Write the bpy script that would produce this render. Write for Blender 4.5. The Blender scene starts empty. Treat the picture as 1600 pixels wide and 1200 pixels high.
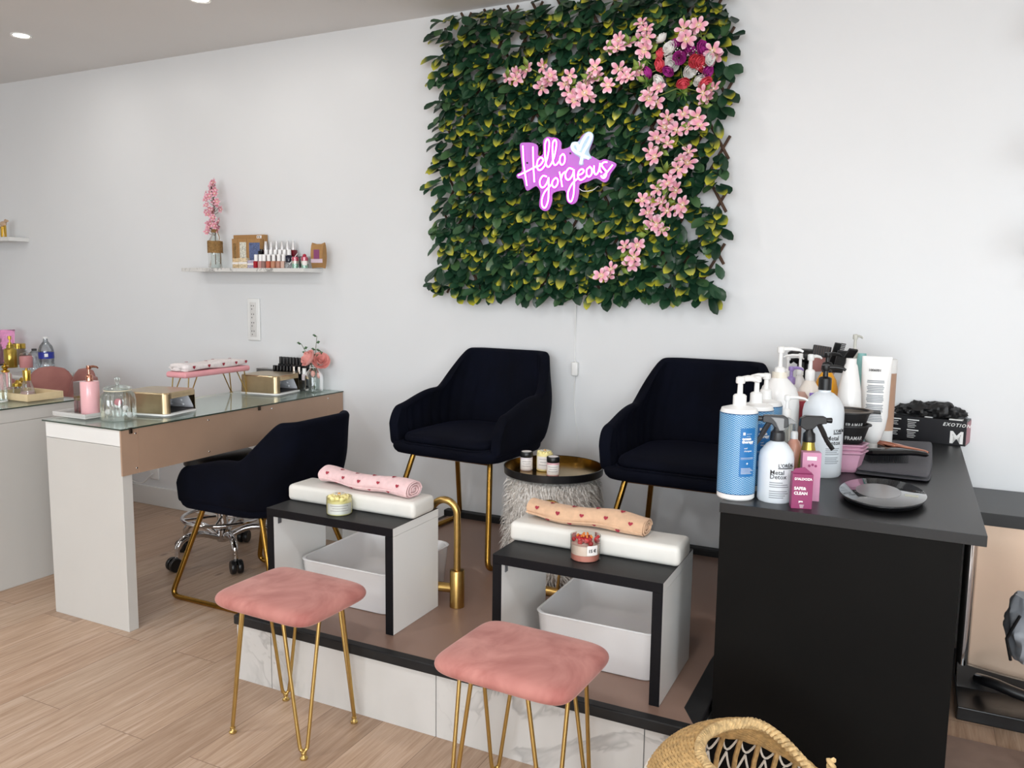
import bpy, bmesh, math, random
from mathutils import Vector, Matrix, noise
random.seed(7)
PI = math.pi
scene = bpy.context.scene
scene.cycles.transparent_max_bounces = 32
COL = scene.collection
H = 1.35
FPX = 1268.4
YAW, PITCH, ROLL = math.radians(26.1117), math.radians(6.8296), math.radians(0.7105)

# ------------------------------------------------------------ camera
def cam_axes():
    cy, sy, cp, sp = math.cos(YAW), math.sin(YAW), math.cos(PITCH), math.sin(PITCH)
    f = Vector((-sy*cp, cy*cp, -sp)); r = Vector((cy, sy, 0)); u = r.cross(f)
    c, s = math.cos(ROLL), math.sin(ROLL)
    return c*r+s*u, -s*r+c*u, f
CR, CU, CF = cam_axes()
CO = Vector((0, 0, H))
cam_data = bpy.data.cameras.new('camera'); cam = bpy.data.objects.new('camera', cam_data); COL.objects.link(cam)
cam.matrix_world = Matrix(((CR.x, CU.x, -CF.x, 0), (CR.y, CU.y, -CF.y, 0), (CR.z, CU.z, -CF.z, H), (0, 0, 0, 1)))
cam_data.sensor_fit = 'HORIZONTAL'; cam_data.sensor_width = 36.0
cam_data.lens = 36.0*FPX/1600.0
cam_data.clip_start = 0.02
scene.camera = cam

def ray(x, y): return CR*((x-800)/FPX) + CU*(-(y-600)/FPX) + CF
def PZ(x, y, z): d = ray(x, y); return CO + d*((z-H)/d.z)
def PY(x, y, Y): d = ray(x, y); return CO + d*(Y/d.y)
def PX(x, y, X): d = ray(x, y); return CO + d*(X/d.x)
def proj(P):
    v = Vector(P)-CO; k = v.dot(CF); return 800+FPX*v.dot(CR)/k, 600-FPX*v.dot(CU)/k
def depth(P): return (Vector(P)-CO).dot(CF)
def zat(P, py):
    a, b = -1.0, 4.0
    for _ in range(50):
        m = (a+b)/2
        if proj((P[0], P[1], m))[1] > py: a = m
        else: b = m
    return (a+b)/2
def foot(x0, x1, yb, z):
    """round thing: left/right edge columns and lowest row of its base on height z -> centre, radius"""
    P = PZ((x0+x1)/2, yb, z); r = (x1-x0)/2*depth(P)/FPX
    d = Vector((P.x, P.y, 0)).normalized()
    C = P + d*r; r = (x1-x0)/2*depth(C)/FPX
    return Vector((C.x, C.y, z)), r
def ang(P): return math.atan2(-P[1], -P[0])      # heading from a point back to the viewer

# ------------------------------------------------------------ objects
def prop(o, label=None, cat=None, group=None, kind=None):
    if label: o['label'] = label
    if cat: o['category'] = cat
    if group: o['group'] = group
    if kind: o['kind'] = kind
    return o
def thing(name, label, cat, loc=(0, 0, 0), rz=0, group=None):
    o = bpy.data.objects.new(name, None); COL.objects.link(o); o.empty_display_size = .05
    o.location = loc; o.rotation_euler = (0, 0, rz)
    return prop(o, label, cat, group)
def dup(root, loc=None, rz=None, label=None, group=None, rename=None):
    def rec(o, par):
        c = o.copy(); COL.objects.link(c)
        if par is not None: c.parent = par
        for ch in list(o.children): rec(ch, c)
        return c
    r = rec(root, root.parent)
    if loc is not None: r.location = loc
    if rz is not None: r.rotation_euler = (0, 0, rz)
    if label: r['label'] = label
    if group: r['group'] = group
    return r

class MB:
    def __init__(s): s.bm = bmesh.new(); s.mi = 0
    def _f(s, vs):
        try:
            f = s.bm.faces.new(vs); f.material_index = s.mi; return f
        except ValueError: return None
    def box(s, c, d, M=None):
        x, y, z = c; a, b, e = d[0]/2, d[1]/2, d[2]/2
        P = [Vector((x+i*a, y+j*b, z+k*e)) for k in (-1, 1) for j in (-1, 1) for i in (-1, 1)]
        if M is not None: P = [M @ p for p in P]
        v = [s.bm.verts.new(p) for p in P]
        for q in ((0, 2, 3, 1), (4, 5, 7, 6), (0, 1, 5, 4), (2, 6, 7, 3), (0, 4, 6, 2), (1, 3, 7, 5)): s._f([v[i] for i in q])
        return s
    def bb(s, a, b, M=None):
        return s.box([(a[i]+b[i])/2 for i in range(3)], [abs(b[i]-a[i]) for i in range(3)], M)
    def lathe(s, prof, n=24, c=(0, 0, 0), M=None, sx=1, sy=1, cap0=True, cap1=True):
        rings = []
        for r, z in prof:
            ring = []
            for i in range(n):
                t = 2*PI*i/n
                p = Vector((c[0]+r*sx*math.cos(t), c[1]+r*sy*math.sin(t), c[2]+z))
                ring.append(s.bm.verts.new(M @ p if M is not None else p))
            rings.append(ring)
        for a, b in zip(rings, rings[1:]):
            for i in range(n): s._f([a[i], a[(i+1) % n], b[(i+1) % n], b[i]])
        if cap0: s._f(rings[0][::-1])
        if cap1: s._f(rings[-1])
        return s
    def rings(s, R, closed=True, cap=True):
        V = [[s.bm.verts.new(p) for p in r] for r in R]
        n = len(V[0])
        for a, b in zip(V, V[1:]):
            for i in range(n if closed else n-1): s._f([a[i], a[(i+1) % n], b[(i+1) % n], b[i]])
        if cap and closed: s._f(V[0][::-1]); s._f(V[-1])
        return s
    def tube(s, pts, r, n=10, closed=False, cap=True):
        P = [Vector(p) for p in pts]; m = len(P)
        rr = r if isinstance(r, (list, tuple)) else [r]*m
        R = []; up = None
        for i in range(m):
            if closed: t = P[(i+1) % m]-P[i-1]
            else: t = P[min(i+1, m-1)]-P[max(i-1, 0)]
            if t.length < 1e-9: t = Vector((0, 0, 1))
            t.normalize()
            if up is None:
                up = Vector((0, 0, 1)) if abs(t.z) < .9 else Vector((1, 0, 0))
            x = up - t*up.dot(t)
            if x.length < 1e-6: x = t.orthogonal()
            x.normalize(); up = x; y = t.cross(x)
            R.append([P[i]+x*rr[i]*math.cos(2*PI*k/n)+y*rr[i]*math.sin(2*PI*k/n) for k in range(n)])
        if closed: R.append(R[0]); s.rings(R, True, False)
        else: s.rings(R, True, cap)
        return s
    def ball(s, c, r, n=12, m=8, sc=(1, 1, 1)):
        prof = [(max(1e-4, r*math.sin(PI*i/m)), -r*math.cos(PI*i/m)*sc[2]) for i in range(m+1)]
        return s.lathe(prof, n, c, sx=sc[0], sy=sc[1])
    def prism(s, poly, axis, a, b):
        """poly 2D, extruded along axis from a to b. axis z: (x,y); axis y: (x,z); axis x: (y,z)"""
        def P(p, t):
            return {'z': (p[0], p[1], t), 'y': (p[0], t, p[1]), 'x': (t, p[0], p[1])}[axis]
        A = [s.bm.verts.new(P(p, a)) for p in poly]; B = [s.bm.verts.new(P(p, b)) for p in poly]
        n = len(poly)
        for i in range(n): s._f([A[i], A[(i+1) % n], B[(i+1) % n], B[i]])
        s._f(A[::-1]); s._f(B)
        return s
    def rbox(s, c, d, r=.01, seg=3, M=None):
        """box with rounded edges (superellipse-free, true bevel)"""
        b2 = bmesh.new(); t = MB.__new__(MB); t.bm = b2; t.mi = s.mi; t.box(c, d)
        bmesh.ops.recalc_face_normals(b2, faces=b2.faces)
        bmesh.ops.bevel(b2, geom=list(b2.edges), offset=min(r, .49*min(d)), segments=seg, profile=.5, affect='EDGES')
        s.merge(b2, M); return s
    def merge(s, b2, M=None):
        b2.verts.index_update()
        vs = [s.bm.verts.new(M @ v.co if M is not None else v.co) for v in b2.verts]
        for f in b2.faces:
            g = s._f([vs[v.index] for v in f.verts])
        b2.free()
    def geo(s, verts, faces):
        vs = [s.bm.verts.new(v) for v in verts]
        for f in faces: s._f([vs[i] for i in f])
        return s
    def build(s, name, mats, parent=None, smooth=True, subsurf=0, angle=40, bevel=0, loc=None, rot=None, solid=None, recalc=True):
        if recalc: bmesh.ops.recalc_face_normals(s.bm, faces=s.bm.faces)
        me = bpy.data.meshes.new(name); s.bm.to_mesh(me); s.bm.free()
        for m in (mats if isinstance(mats, (list, tuple)) else [mats]): me.materials.append(m)
        o = bpy.data.objects.new(name, me); COL.objects.link(o)
        if parent is not None: o.parent = parent
        if loc is not None: o.location = loc
        if rot is not None: o.rotation_euler = rot
        if smooth:
            for p in me.polygons: p.use_smooth = True
            if not subsurf:
                me.set_sharp_from_angle(angle=math.radians(angle))
        if solid:
            m = o.modifiers.new('solid', 'SOLIDIFY'); m.thickness = solid; m.offset = 0
        if bevel:
            m = o.modifiers.new('bevel', 'BEVEL'); m.width = bevel; m.segments = 3; m.limit_method = 'ANGLE'; m.angle_limit = math.radians(35)
        if subsurf:
            m = o.modifiers.new('sub', 'SUBSURF'); m.levels = subsurf; m.render_levels = subsurf
        return o

def structure(o, name=None): o['kind'] = 'structure'; return o

def smoothpath(pts, n=8, closed=False):
    """Catmull-Rom through the points"""
    P = [Vector(p) for p in pts]; out = []; m = len(P)
    for i in range(m if closed else m-1):
        p0 = P[i-1] if (closed or i > 0) else P[0]*2-P[1]
        p1 = P[i]; p2 = P[(i+1) % m]
        p3 = P[(i+2) % m] if (closed or i+2 < m) else p2*2-p1
        for k in range(n):
            t = k/n
            out.append(.5*((2*p1)+(p2-p0)*t+(2*p0-5*p1+4*p2-p3)*t*t+(3*p1-p0-3*p2+p3)*t**3))
    if not closed: out.append(P[-1].copy())
    return out
def fillet(pts, r, n=6):
    P = [Vector(p) for p in pts]; out = [P[0]]
    for i in range(1, len(P)-1):
        a = (P[i-1]-P[i]); b = (P[i+1]-P[i]); rr = min(r, a.length*.45, b.length*.45)
        A = P[i]+a.normalized()*rr; B = P[i]+b.normalized()*rr
        for k in range(n+1):
            t = k/n; out.append(A*(1-t)**2+P[i]*2*t*(1-t)+B*t*t)
    out.append(P[-1]); return out

def textgeo(body, size, bold=0.0, spacing=1.0, align='LEFT', ext=0.0004, shear=0):
    cu = bpy.data.curves.new('txt', 'FONT'); cu.body = body; cu.size = size; cu.offset = bold; cu.extrude = ext
    cu.space_character = spacing; cu.align_x = align; cu.resolution_u = 2; cu.shear = shear
    o = bpy.data.objects.new('txt', cu); COL.objects.link(o)
    dg = bpy.context.evaluated_depsgraph_get(); dg.update()
    me = o.evaluated_get(dg).to_mesh()
    V = [v.co.copy() for v in me.vertices]; F = [tuple(p.vertices) for p in me.polygons]
    o.evaluated_get(dg).to_mesh_clear()
    bpy.data.objects.remove(o); bpy.data.curves.remove(cu)
    return V, F
def text_flat(mb, body, size, M, **k):
    V, F = textgeo(body, size, **k); mb.geo([M @ v for v in V], F); return mb
def text_wrap(mb, body, size, r, z, a0, c=(0, 0, 0), **k):
    """write on an upright cylinder; text x runs counter-clockwise from heading a0, baseline at height z"""
    V, F = textgeo(body, size, **k)
    mb.geo([Vector((c[0]+(r+v.z)*math.cos(a0+v.x/r), c[1]+(r+v.z)*math.sin(a0+v.x/r), c[2]+z+v.y)) for v in V], F)
    return mb
def frame(o, x, y):
    """matrix with local x,y along the two given directions at origin o"""
    x = Vector(x).normalized(); y = Vector(y); y = (y-x*y.dot(x)).normalized(); z = x.cross(y)
    return Matrix(((x.x, y.x, z.x, o[0]), (x.y, y.y, z.y, o[1]), (x.z, y.z, z.z, o[2]), (0, 0, 0, 1)))

# ------------------------------------------------------------ materials
def lin(h):
    h = h.lstrip('#'); c = [int(h[i:i+2], 16)/255 for i in (0, 2, 4)]
    return [x/12.92 if x <= .04045 else ((x+.055)/1.055)**2.4 for x in c]+[1]
class NT:
    def __init__(s, name):
        s.m = bpy.data.materials.new(name); s.m.use_nodes = True; s.t = s.m.node_tree
        s.b = s.t.nodes['Principled BSDF']; s.out = s.t.nodes['Material Output']
    def n(s, typ, **k):
        x = s.t.nodes.new(typ)
        for a, b in k.items():
            if a.startswith('i_'):
                x.inputs[a[2:].replace('_', ' ')].default_value = b
            else: setattr(x, a, b)
        return x
    def l(s, a, b): s.t.links.new(a, b)
    def coord(s, scale=(1, 1, 1), rot=(0, 0, 0), which='Object', loc=(0, 0, 0)):
        tc = s.n('ShaderNodeTexCoord'); mp = s.n('ShaderNodeMapping')
        mp.inputs['Scale'].default_value = scale; mp.inputs['Rotation'].default_value = rot; mp.inputs['Location'].default_value = loc
        s.l(tc.outputs[which], mp.inputs['Vector']); return mp.outputs['Vector']
    def ramp(s, fac, stops, interp='LINEAR'):
        r = s.n('ShaderNodeValToRGB'); r.color_ramp.interpolation = interp
        e = r.color_ramp.elements
        while len(e) < len(stops): e.new(.5)
        for x, (p, c) in zip(e, stops): x.position = p; x.color = c if len(c) == 4 else (*c, 1)
        s.l(fac, r.inputs['Fac']); return r.outputs['Color']
    def mix(s, fac, a, b, mode='MIX'):
        x = s.n('ShaderNodeMix', data_type='RGBA', blend_type=mode)
        for sock, v in ((x.inputs[0], fac), (x.inputs[6], a), (x.inputs[7], b)):
            if hasattr(v, 'is_output'): s.l(v, sock)
            else: sock.default_value = v
        return x.outputs[2]
    def bump(s, h, strength=.3, dist=.01):
        b = s.n('ShaderNodeBump'); b.inputs['Strength'].default_value = strength; b.inputs['Distance'].default_value = dist
        s.l(h, b.inputs['Height']); s.l(b.outputs['Normal'], s.b.inputs['Normal'])
    def noise(s, vec, scale, detail=3, rough=.5, dist=0):
        x = s.n('ShaderNodeTexNoise'); x.inputs['Scale'].default_value = scale; x.inputs['Detail'].default_value = detail
        x.inputs['Roughness'].default_value = rough; x.inputs['Distortion'].default_value = dist
        s.l(vec, x.inputs['Vector']); return x.outputs['Fac']
    def set(s, **k):
        for a, b in k.items(): s.b.inputs[a.replace('_', ' ')].default_value = b
        return s
MATS = {}
def mat(name, hexc, rough=.5, metal=0, var=.06, vs=12, bump=0, bs=200, bd=.001, spec=None, coat=0, sheen=0, emit=None, es=0, sss=0):
    """plain procedural material: base colour with a slow noise variation and optional fine bump"""
    if name in MATS: return MATS[name]
    n = NT(name); c = lin(hexc); v = n.coord()
    d = [x*(1-var) for x in c[:3]]+[1]; u = [min(1, x*(1+var)) for x in c[:3]]+[1]
    n.l(n.ramp(n.noise(v, vs), [(.3, d), (.7, u)]), n.b.inputs['Base Color'])
    n.set(Roughness=rough, Metallic=metal)
    if spec is not None: n.b.inputs['Specular IOR Level'].default_value = spec
    if coat: n.b.inputs['Coat Weight'].default_value = coat; n.b.inputs['Coat Roughness'].default_value = .05
    if sheen: n.b.inputs['Sheen Weight'].default_value = sheen; n.b.inputs['Sheen Roughness'].default_value = .5
    if emit: n.b.inputs['Emission Color'].default_value = lin(emit); n.b.inputs['Emission Strength'].default_value = es
    if bump: n.bump(n.noise(v, bs, 4), bump, bd)
    MATS[name] = n.m; return n.m
def glass(name, tint='#ffffff', gloss='#ffffff', ior=1.45, rough=.02, dens=0.0, k=.8):
    """thin clear wall: see-through tinted film plus a Fresnel-weighted reflection"""
    if name in MATS: return MATS[name]
    n = NT(name); n.t.nodes.remove(n.b)
    tr = n.n('ShaderNodeBsdfTransparent'); tr.inputs['Color'].default_value = lin(tint)
    gl = n.n('ShaderNodeBsdfGlossy'); gl.inputs['Color'].default_value = lin(gloss); gl.inputs['Roughness'].default_value = rough
    fr = n.n('ShaderNodeLayerWeight'); fr.inputs['Blend'].default_value = .35
    mr = n.n('ShaderNodeMath', operation='MULTIPLY_ADD'); n.l(fr.outputs['Fresnel'], mr.inputs[0]); mr.inputs[1].default_value = k; mr.inputs[2].default_value = .03+dens
    mr.use_clamp = True
    mx = n.n('ShaderNodeMixShader'); n.l(mr.outputs[0], mx.inputs[0]); n.l(tr.outputs[0], mx.inputs[1]); n.l(gl.outputs[0], mx.inputs[2])
    n.l(mx.outputs[0], n.out.inputs['Surface'])
    MATS[name] = n.m; return n.m
# ============================================================ SETTING
WY = 3.388; CEIL = 2.60; PZT = .232; DZ = .80; CZ = .80
def wood_floor():
    n = NT('oak_planks')
    v = n.coord(rot=(0, 0, PI/2), loc=(.31, .07, 0))       # planks run along world Y
    br = n.n('ShaderNodeTexBrick'); br.offset = .37; br.offset_frequency = 2; br.squash = 1
    br.inputs['Scale'].default_value = 1; br.inputs['Brick Width'].default_value = 1.25; br.inputs['Row Height'].default_value = .19
    br.inputs['Mortar Size'].default_value = .0012; br.inputs['Mortar Smooth'].default_value = .3; br.inputs['Bias'].default_value = 0
    br.inputs['Color1'].default_value = (0, 0, 0, 1); br.inputs['Color2'].default_value = (1, 1, 1, 1); br.inputs['Mortar'].default_value = (.5, .5, .5, 1)
    n.l(v, br.inputs['Vector'])
    sh = n.n('ShaderNodeVectorMath', operation='MULTIPLY_ADD'); n.l(br.outputs['Color'], sh.inputs[0]); sh.inputs[1].default_value = (7, 3, 5); n.l(v, sh.inputs[2])
    mp = n.n('ShaderNodeMapping'); mp.inputs['Scale'].default_value = (1.1, 13, 1); n.l(sh.outputs[0], mp.inputs['Vector'])
    g = n.noise(mp.outputs['Vector'], 2.2, 6, .62, 1.4)
    mp2 = n.n('ShaderNodeMapping'); mp2.inputs['Scale'].default_value = (2.0, 60, 1); n.l(sh.outputs[0], mp2.inputs['Vector'])
    g2 = n.noise(mp2.outputs['Vector'], 3, 3, .6)
    c = n.ramp(g, [(.28, lin('#a08268')), (.5, lin('#bda088')), (.72, lin('#d2baa6'))])
    c = n.mix(.30, c, n.ramp(g2, [(.3, lin('#92745b')), (.7, lin('#d6bfa8'))]))
    tone = n.ramp(br.outputs['Color'], [(0, (.80, .77, .75)), (.5, (1, 1, 1)), (1, (.96, .90, .86))])
    c = n.mix(1, c, tone, 'MULTIPLY')
    kn = n.n('ShaderNodeTexVoronoi'); kn.inputs['Scale'].default_value = 1; mp3 = n.n('ShaderNodeMapping'); mp3.inputs['Scale'].default_value = (1.3, 3.4, 1); n.l(sh.outputs[0], mp3.inputs['Vector']); n.l(mp3.outputs['Vector'], kn.inputs['Vector'])
    c = n.mix(n.ramp(kn.outputs['Distance'], [(.012, (1, 1, 1)), (.05, (0, 0, 0))]), c, lin('#5d4130'))
    c = n.mix(n.ramp(br.outputs['Fac'], [(0, (0, 0, 0)), (1, (.8, .8, .8))]), c, lin('#6b5140'))
    n.l(c, n.b.inputs['Base Color']); n.set(Roughness=.42)
    n.bump(g2, .08, .002)
    return n.m
def marble(name, base='#cdcac6', vein='#8d8a88', sc=2.2, rough=.2, thin=.035, fd=.48):
    n = NT(name); v = n.coord()
    d = n.noise(v, sc*.9, 5, .6, .8)
    mp = n.n('ShaderNodeVectorMath', operation='MULTIPLY_ADD'); cmb = n.n('ShaderNodeCombineXYZ'); n.l(d, cmb.inputs[0]); n.l(d, cmb.inputs[1]); n.l(d, cmb.inputs[2])
    n.l(cmb.outputs[0], mp.inputs[0]); mp.inputs[1].default_value = (.5, .4, .6); n.l(v, mp.inputs[2])
    a = n.noise(mp.outputs[0], sc, 4, .55, .6)
    veins = n.ramp(a, [(.5-thin, (0, 0, 0)), (.5, (1, 1, 1)), (.5+thin*.5, (0, 0, 0))])
    fade = n.ramp(n.noise(v, sc*.7, 2), [(fd, (0, 0, 0)), (fd+.18, (.75, .75, .75))])
    f = n.mix(1, veins, fade, 'MULTIPLY')
    cl = n.ramp(n.noise(v, sc*1.6, 4), [(.3, [x*.93 for x in lin(base)[:3]]), (.7, lin(base))])
    n.l(n.mix(f, cl, lin(vein)), n.b.inputs['Base Color']); n.set(Roughness=rough)
    return n.m
M_floor = wood_floor()
M_wall = mat('white_wall_paint', '#e4e5e6', .38, var=.015, vs=1.5, bump=.05, bs=180, bd=.001)
M_ceil = mat('white_ceiling_paint', '#ecebea', .8, var=.015, vs=1.5)
M_marble = marble('white_veined_tile')
M_white = mat('white_laminate', '#e4e3e0', .35, var=.012, vs=5)
M_desk = mat('grey_white_laminate', '#c8c5c0', .35, var=.012, vs=5)
M_gloss = mat('white_ceramic', '#ecebeb', .12, var=.01)
M_black = mat('black_laminate', '#0f0e0d', .5, var=.12, vs=4, bump=.06, bs=60, spec=.08)
M_ctop = mat('black_worktop_laminate', '#161617', .36, var=.08, vs=4, spec=.4)
M_slate = mat('dark_slate_board', '#1f1f20', .5, spec=.3, var=.16, vs=16, bump=.1, bs=120)
M_edge = mat('speckled_black_edge', '#0b0a0e', .6, spec=.2, var=.4, vs=300)
M_gold = mat('brushed_gold', '#b8975a', .28, 1, var=.07, vs=60)
M_goldd = mat('antique_gold_tube', '#a8813c', .26, 1, var=.05, vs=40)
M_brass = mat('satin_champagne_tube', '#c8ac6c', .3, 1, var=.05, vs=40)
M_chrome = mat('chrome', '#d8d8da', .08, 1, var=.02)
M_rosegold = mat('rose_gold_metal', '#c98d78', .16, 1, var=.04)
M_blackp = mat('black_plastic', '#101012', .35, var=.1)
M_whitep = mat('white_plastic', '#eeeeec', .3, var=.02)
M_glass = glass('clear_glass', '#f3f8f6')
M_pane = glass('table_glass', '#f7fcfa', dens=.0, rough=.01, k=.5)
M_acryl = glass('clear_acrylic', '#f6f6f6', dens=.03)

def bx(name, a, b, m, parent=None, bevel=0): return MB().bb(a, b).build(name, m, parent, smooth=False, bevel=bevel)
XL, XR, YF = -7.2, 4.2, -5.4
structure(bx('floor', (XL, YF, -.1), (XR, WY+.1, 0), M_floor))
structure(bx('ceiling', (XL, YF, CEIL), (XR, WY+.1, CEIL+.1), M_ceil))
structure(bx('wall_back', (XL, WY, 0), (XR, WY+.1, CEIL), M_wall))
structure(bx('wall_left', (XL-.1, YF, 0), (XL, WY+.1, CEIL), M_wall))
structure(bx('wall_right', (XR, YF, 0), (XR+.1, WY+.1, CEIL), M_wall))
# street side: shop window wall behind the viewer
MBf = MB().bb((XL, YF-.1, 0), (XR, YF, .25)).bb((XL, YF-.1, 2.45), (XR, YF, CEIL)).bb((XL, YF-.1, .25), (-1.6, YF, 2.45)).bb((3.9, YF-.1, .25), (XR, YF, 2.45))
structure(MBf.build('wall_front', M_wall, smooth=False))
w = MB()
for x in (-1.6, .2, 2.0, 3.84): w.bb((x, YF-.08, .25), (x+.06, YF-.02, 2.45))
w.bb((-1.6, YF-.08, .25), (3.9, YF-.02, .31)).bb((-1.6, YF-.08, 2.39), (3.9, YF-.02, 2.45))
structure(w.build('window_1', M_blackp, smooth=False))
structure(bx('baseboard_back', (-6.0, WY-.014, 0), (-2.02, WY, .115), M_white, bevel=.003))

# downlights
SPOTS = []
M_lamp = mat('lamp_glow', '#ffffff', .5, emit='#fff4e6', es=14)
for i, (px, py, lb) in enumerate(((33, 55, 'round recessed ceiling spotlight glowing at far left of ceiling'), (312, -2, 'round recessed ceiling spotlight glowing at top edge, nearer the leaf panel'))):
    P = PZ(px, py, CEIL)
    t = thing('ceiling_spotlight', lb, 'ceiling light', (P.x, P.y, CEIL), 0, 'recessed ceiling spotlights')
    MB().lathe([(.036, -.002), (.048, -.006), (.05, -.001), (.05, 0)], 28, cap0=False, cap1=False).build('rim', M_whitep, t)
    MB().lathe([(.0005, -.003), (.036, -.003)], 28, cap1=False).build('lamp', M_lamp, t)
    SPOTS.append((P.x, P.y))

# light: daylight through the shop window, soft; lamps of the room
def area(name, loc, target, sx, sy, e, col=(1, 1, 1)):
    L = bpy.data.lights.new(name, 'AREA'); L.shape = 'RECTANGLE'; L.size = sx; L.size_y = sy; L.energy = e; L.color = col
    o = bpy.data.objects.new(name, L); COL.objects.link(o); o.location = loc
    o.rotation_euler = (Vector(target)-Vector(loc)).to_track_quat('-Z', 'Y').to_euler()
    return o
area('window_daylight', (1.2, YF+.02, 1.4), (1.2, 3, 1.4), 5.0, 2.1, 300, (.865, .945, 1))
area('side_window_daylight', (XR-.02, -1.6, 1.4), (-3, -.6, 1.4), 3.0, 1.9, 130, (.865, .945, 1))
for x in (-4.2, -2.4, -.6, 1.2):
    for y in (-1.6, .5):
        area('ceiling_lamp_light', (x, y, CEIL-.012), (x, y, 0), .22, .22, 14, (.92, .965, 1))
for x, y in SPOTS+[(-1.2, SPOTS[0][1])]:
    area('ceiling_spot_light', (x, y, CEIL-.012), (x, y, 0), .07, .07, 2.0, (1, .97, .93))
W = bpy.data.worlds.new('daylight'); scene.world = W; W.use_nodes = True
nt = W.node_tree; bg = nt.nodes['Background']; sky = nt.nodes.new('ShaderNodeTexSky'); sky.sky_type = 'HOSEK_WILKIE'; sky.turbidity = 8
sky.sun_direction = (.3, -.5, .8); nt.links.new(sky.outputs[0], bg.inputs['Color']); bg.inputs['Strength'].default_value = 1.0
scene.view_settings.view_transform = 'Standard'; scene.view_settings.look = 'None'; scene.view_settings.gamma = 1; scene.view_settings.exposure = 0.0
scene.view_settings.use_curve_mapping = False

# ============================================================ PLATFORM
PXL, PXR, PYF = -2.0, -.425, 1.972
plat = thing('pedicure_platform', 'low raised platform faced in white marble tiles with black rim and brown top', 'platform', (-1.2, 2.6, 0))
def ch(o): return o
plat.location = (0, 0, 0)
M_brown = mat('dull_copper_board', '#94786a', .4, .12, var=.05, vs=3)
bx('core', (PXL+.012, PYF+.012, 0), (PXR-.002, WY-.004, .2), M_white, plat)
for x0, x1 in ((-2.0, -1.852), (-1.849, -1.209), (-1.206, -.566), (-.563, -.427)):
    bx('front_tile', (x0, PYF, 0), (x1, PYF+.011, .199), M_marble, plat, bevel=.001)
bx('side_tile', (PXL, PYF+.0115, 0), (PXL+.011, WY-.005, .199), M_marble, plat)
bx('top_board', (PXL+.015, PYF+.015, .2), (PXR-.004, WY-.03, PZT-.001), M_brown, plat)
r = MB()
WA, WB, WC = PZ(1087, 1121, PZT), PZ(1068, 1105, PZT), PZ(1109, 1031, PZT)
r.bb((PXL-.004, PYF-.012, .2), (PXR, PYF+.02, PZT))
r.bb((PXL-.004, PYF+.0201, .2), (PXL+.02, WY-.003, PZT))
r.prism([(WA.x, PYF+.0201), (PXR, PYF+.0201), (PXR, WY-.046), (PXR-.015, WY-.046), (WC.x, WC.y), (WB.x, WB.y)], 'z', .2, PZT)
r.bb((PXL-.004, WY-.045, .2), (PXR, WY-.003, PZT+.028))
r.build('rim', M_slate, plat, smooth=False, bevel=.004)

# ============================================================ FRONT DESK (white, glass top)
desk = thing('manicure_desk', 'white manicure desk with copper side apron and glass top, lamps and towel stand on it', 'desk')
DX0, DX1, DY0, DY1 = -3.085, -2.648, 2.056, WY-.006
bx('end_panel', (DX0, DY0, 0), (DX1, DY0+.044, DZ-.07), M_desk, desk, bevel=.0015)
bx('end_panel', (DX0, DY1-.044, 0), (DX1, DY1, DZ-.07), M_desk, desk, bevel=.0015)
bx('top', (DX0, DY0, DZ-.0685), (DX1, DY1, DZ-.006), M_white, desk, bevel=.0015)
bx('drawer_box', (DX0+.04, DY0+.06, DZ-.17), (DX1-.01, DY1-.06, DZ-.0695), M_desk, desk)
M_copper = mat('copper_mirror_panel', '#b3957f', .3, .15, var=.04, vs=5)
a = bx('apron', (DX1+.0005, DY0-.004, .619), (DX1+.008, DY1, DZ-.006), M_copper, desk)
sc_ = MB()
for y in (DY0+.06, DY0+.42, DY0+.8, DY1-.12):
    for z in (.64, .775): sc_.lathe([(.004, 0), (.003, .0015)], 8, M=Matrix.Translation((DX1+.008, y, z)) @ Matrix.Rotation(PI/2, 4, 'Y'))
sc_.build('screw', M_chrome, a)
sm = MB()
for y in (DY0+.068, DY1-.125): sm.bb((DX1+.008, y, .62), (DX1+.0084, y+.002, DZ-.007))
sm.build('seam', mat('copper_edge', '#c9a992', .3, .5), a, smooth=False)
bx('glass_top', (DX0-.012, DY0-.006, DZ-.0055), (DX1+.012, DY1, DZ), M_pane, desk)
ge = MB().bb((DX0-.012, DY0-.0066, DZ-.0055), (DX1+.012, DY0-.006, DZ)).bb((DX1+.012, DY0-.006, DZ-.0055), (DX1+.0126, DY1, DZ))
ge.build('glass_edge', mat('green_glass_edge', '#39453c', .1), desk, smooth=False)
for y in (DY0+.03, DY0+.71):
    cmb = MB().bb((DX1+.0085, y, DZ-.022), (DX1+.0155, y+.012, DZ+.0008))
    cmb.build('glass_clip', mat('dark_bronze_clip', '#4a4038', .3, .8), desk, smooth=False, bevel=.001)

# ============================================================ LEFT DESK
ld = thing('manicure_desk', 'plain white desk at left edge with glass top and wooden tray on it', 'desk')
LX0, LX1, LY0, LY1 = -4.35, -3.50, 1.72, 2.515
bx('side_panel', (LX1-.04, LY0, 0), (LX1, LY1, DZ-.065), M_desk, ld, bevel=.0015)
bx('side_panel', (LX0, LY0, 0), (LX0+.04, LY1, DZ-.065), M_desk, ld, bevel=.0015)
bx('back_panel', (LX0+.041, LY0+.05, .2), (LX1-.041, LY0+.07, DZ-.066), M_desk, ld)
bx('top', (LX0, LY0, DZ-.064), (LX1, LY1, DZ-.006), M_desk, ld, bevel=.0015)
bx('glass_top', (LX0-.008, LY0-.008, DZ-.0055), (LX1+.008, LY1+.008, DZ), M_pane, ld)
bx('glass_edge', (LX1+.008, LY0-.008, DZ-.0055), (LX1+.0086, LY1+.008, DZ), mat('green_glass_edge', '#39453c', .1), ld)

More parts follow.
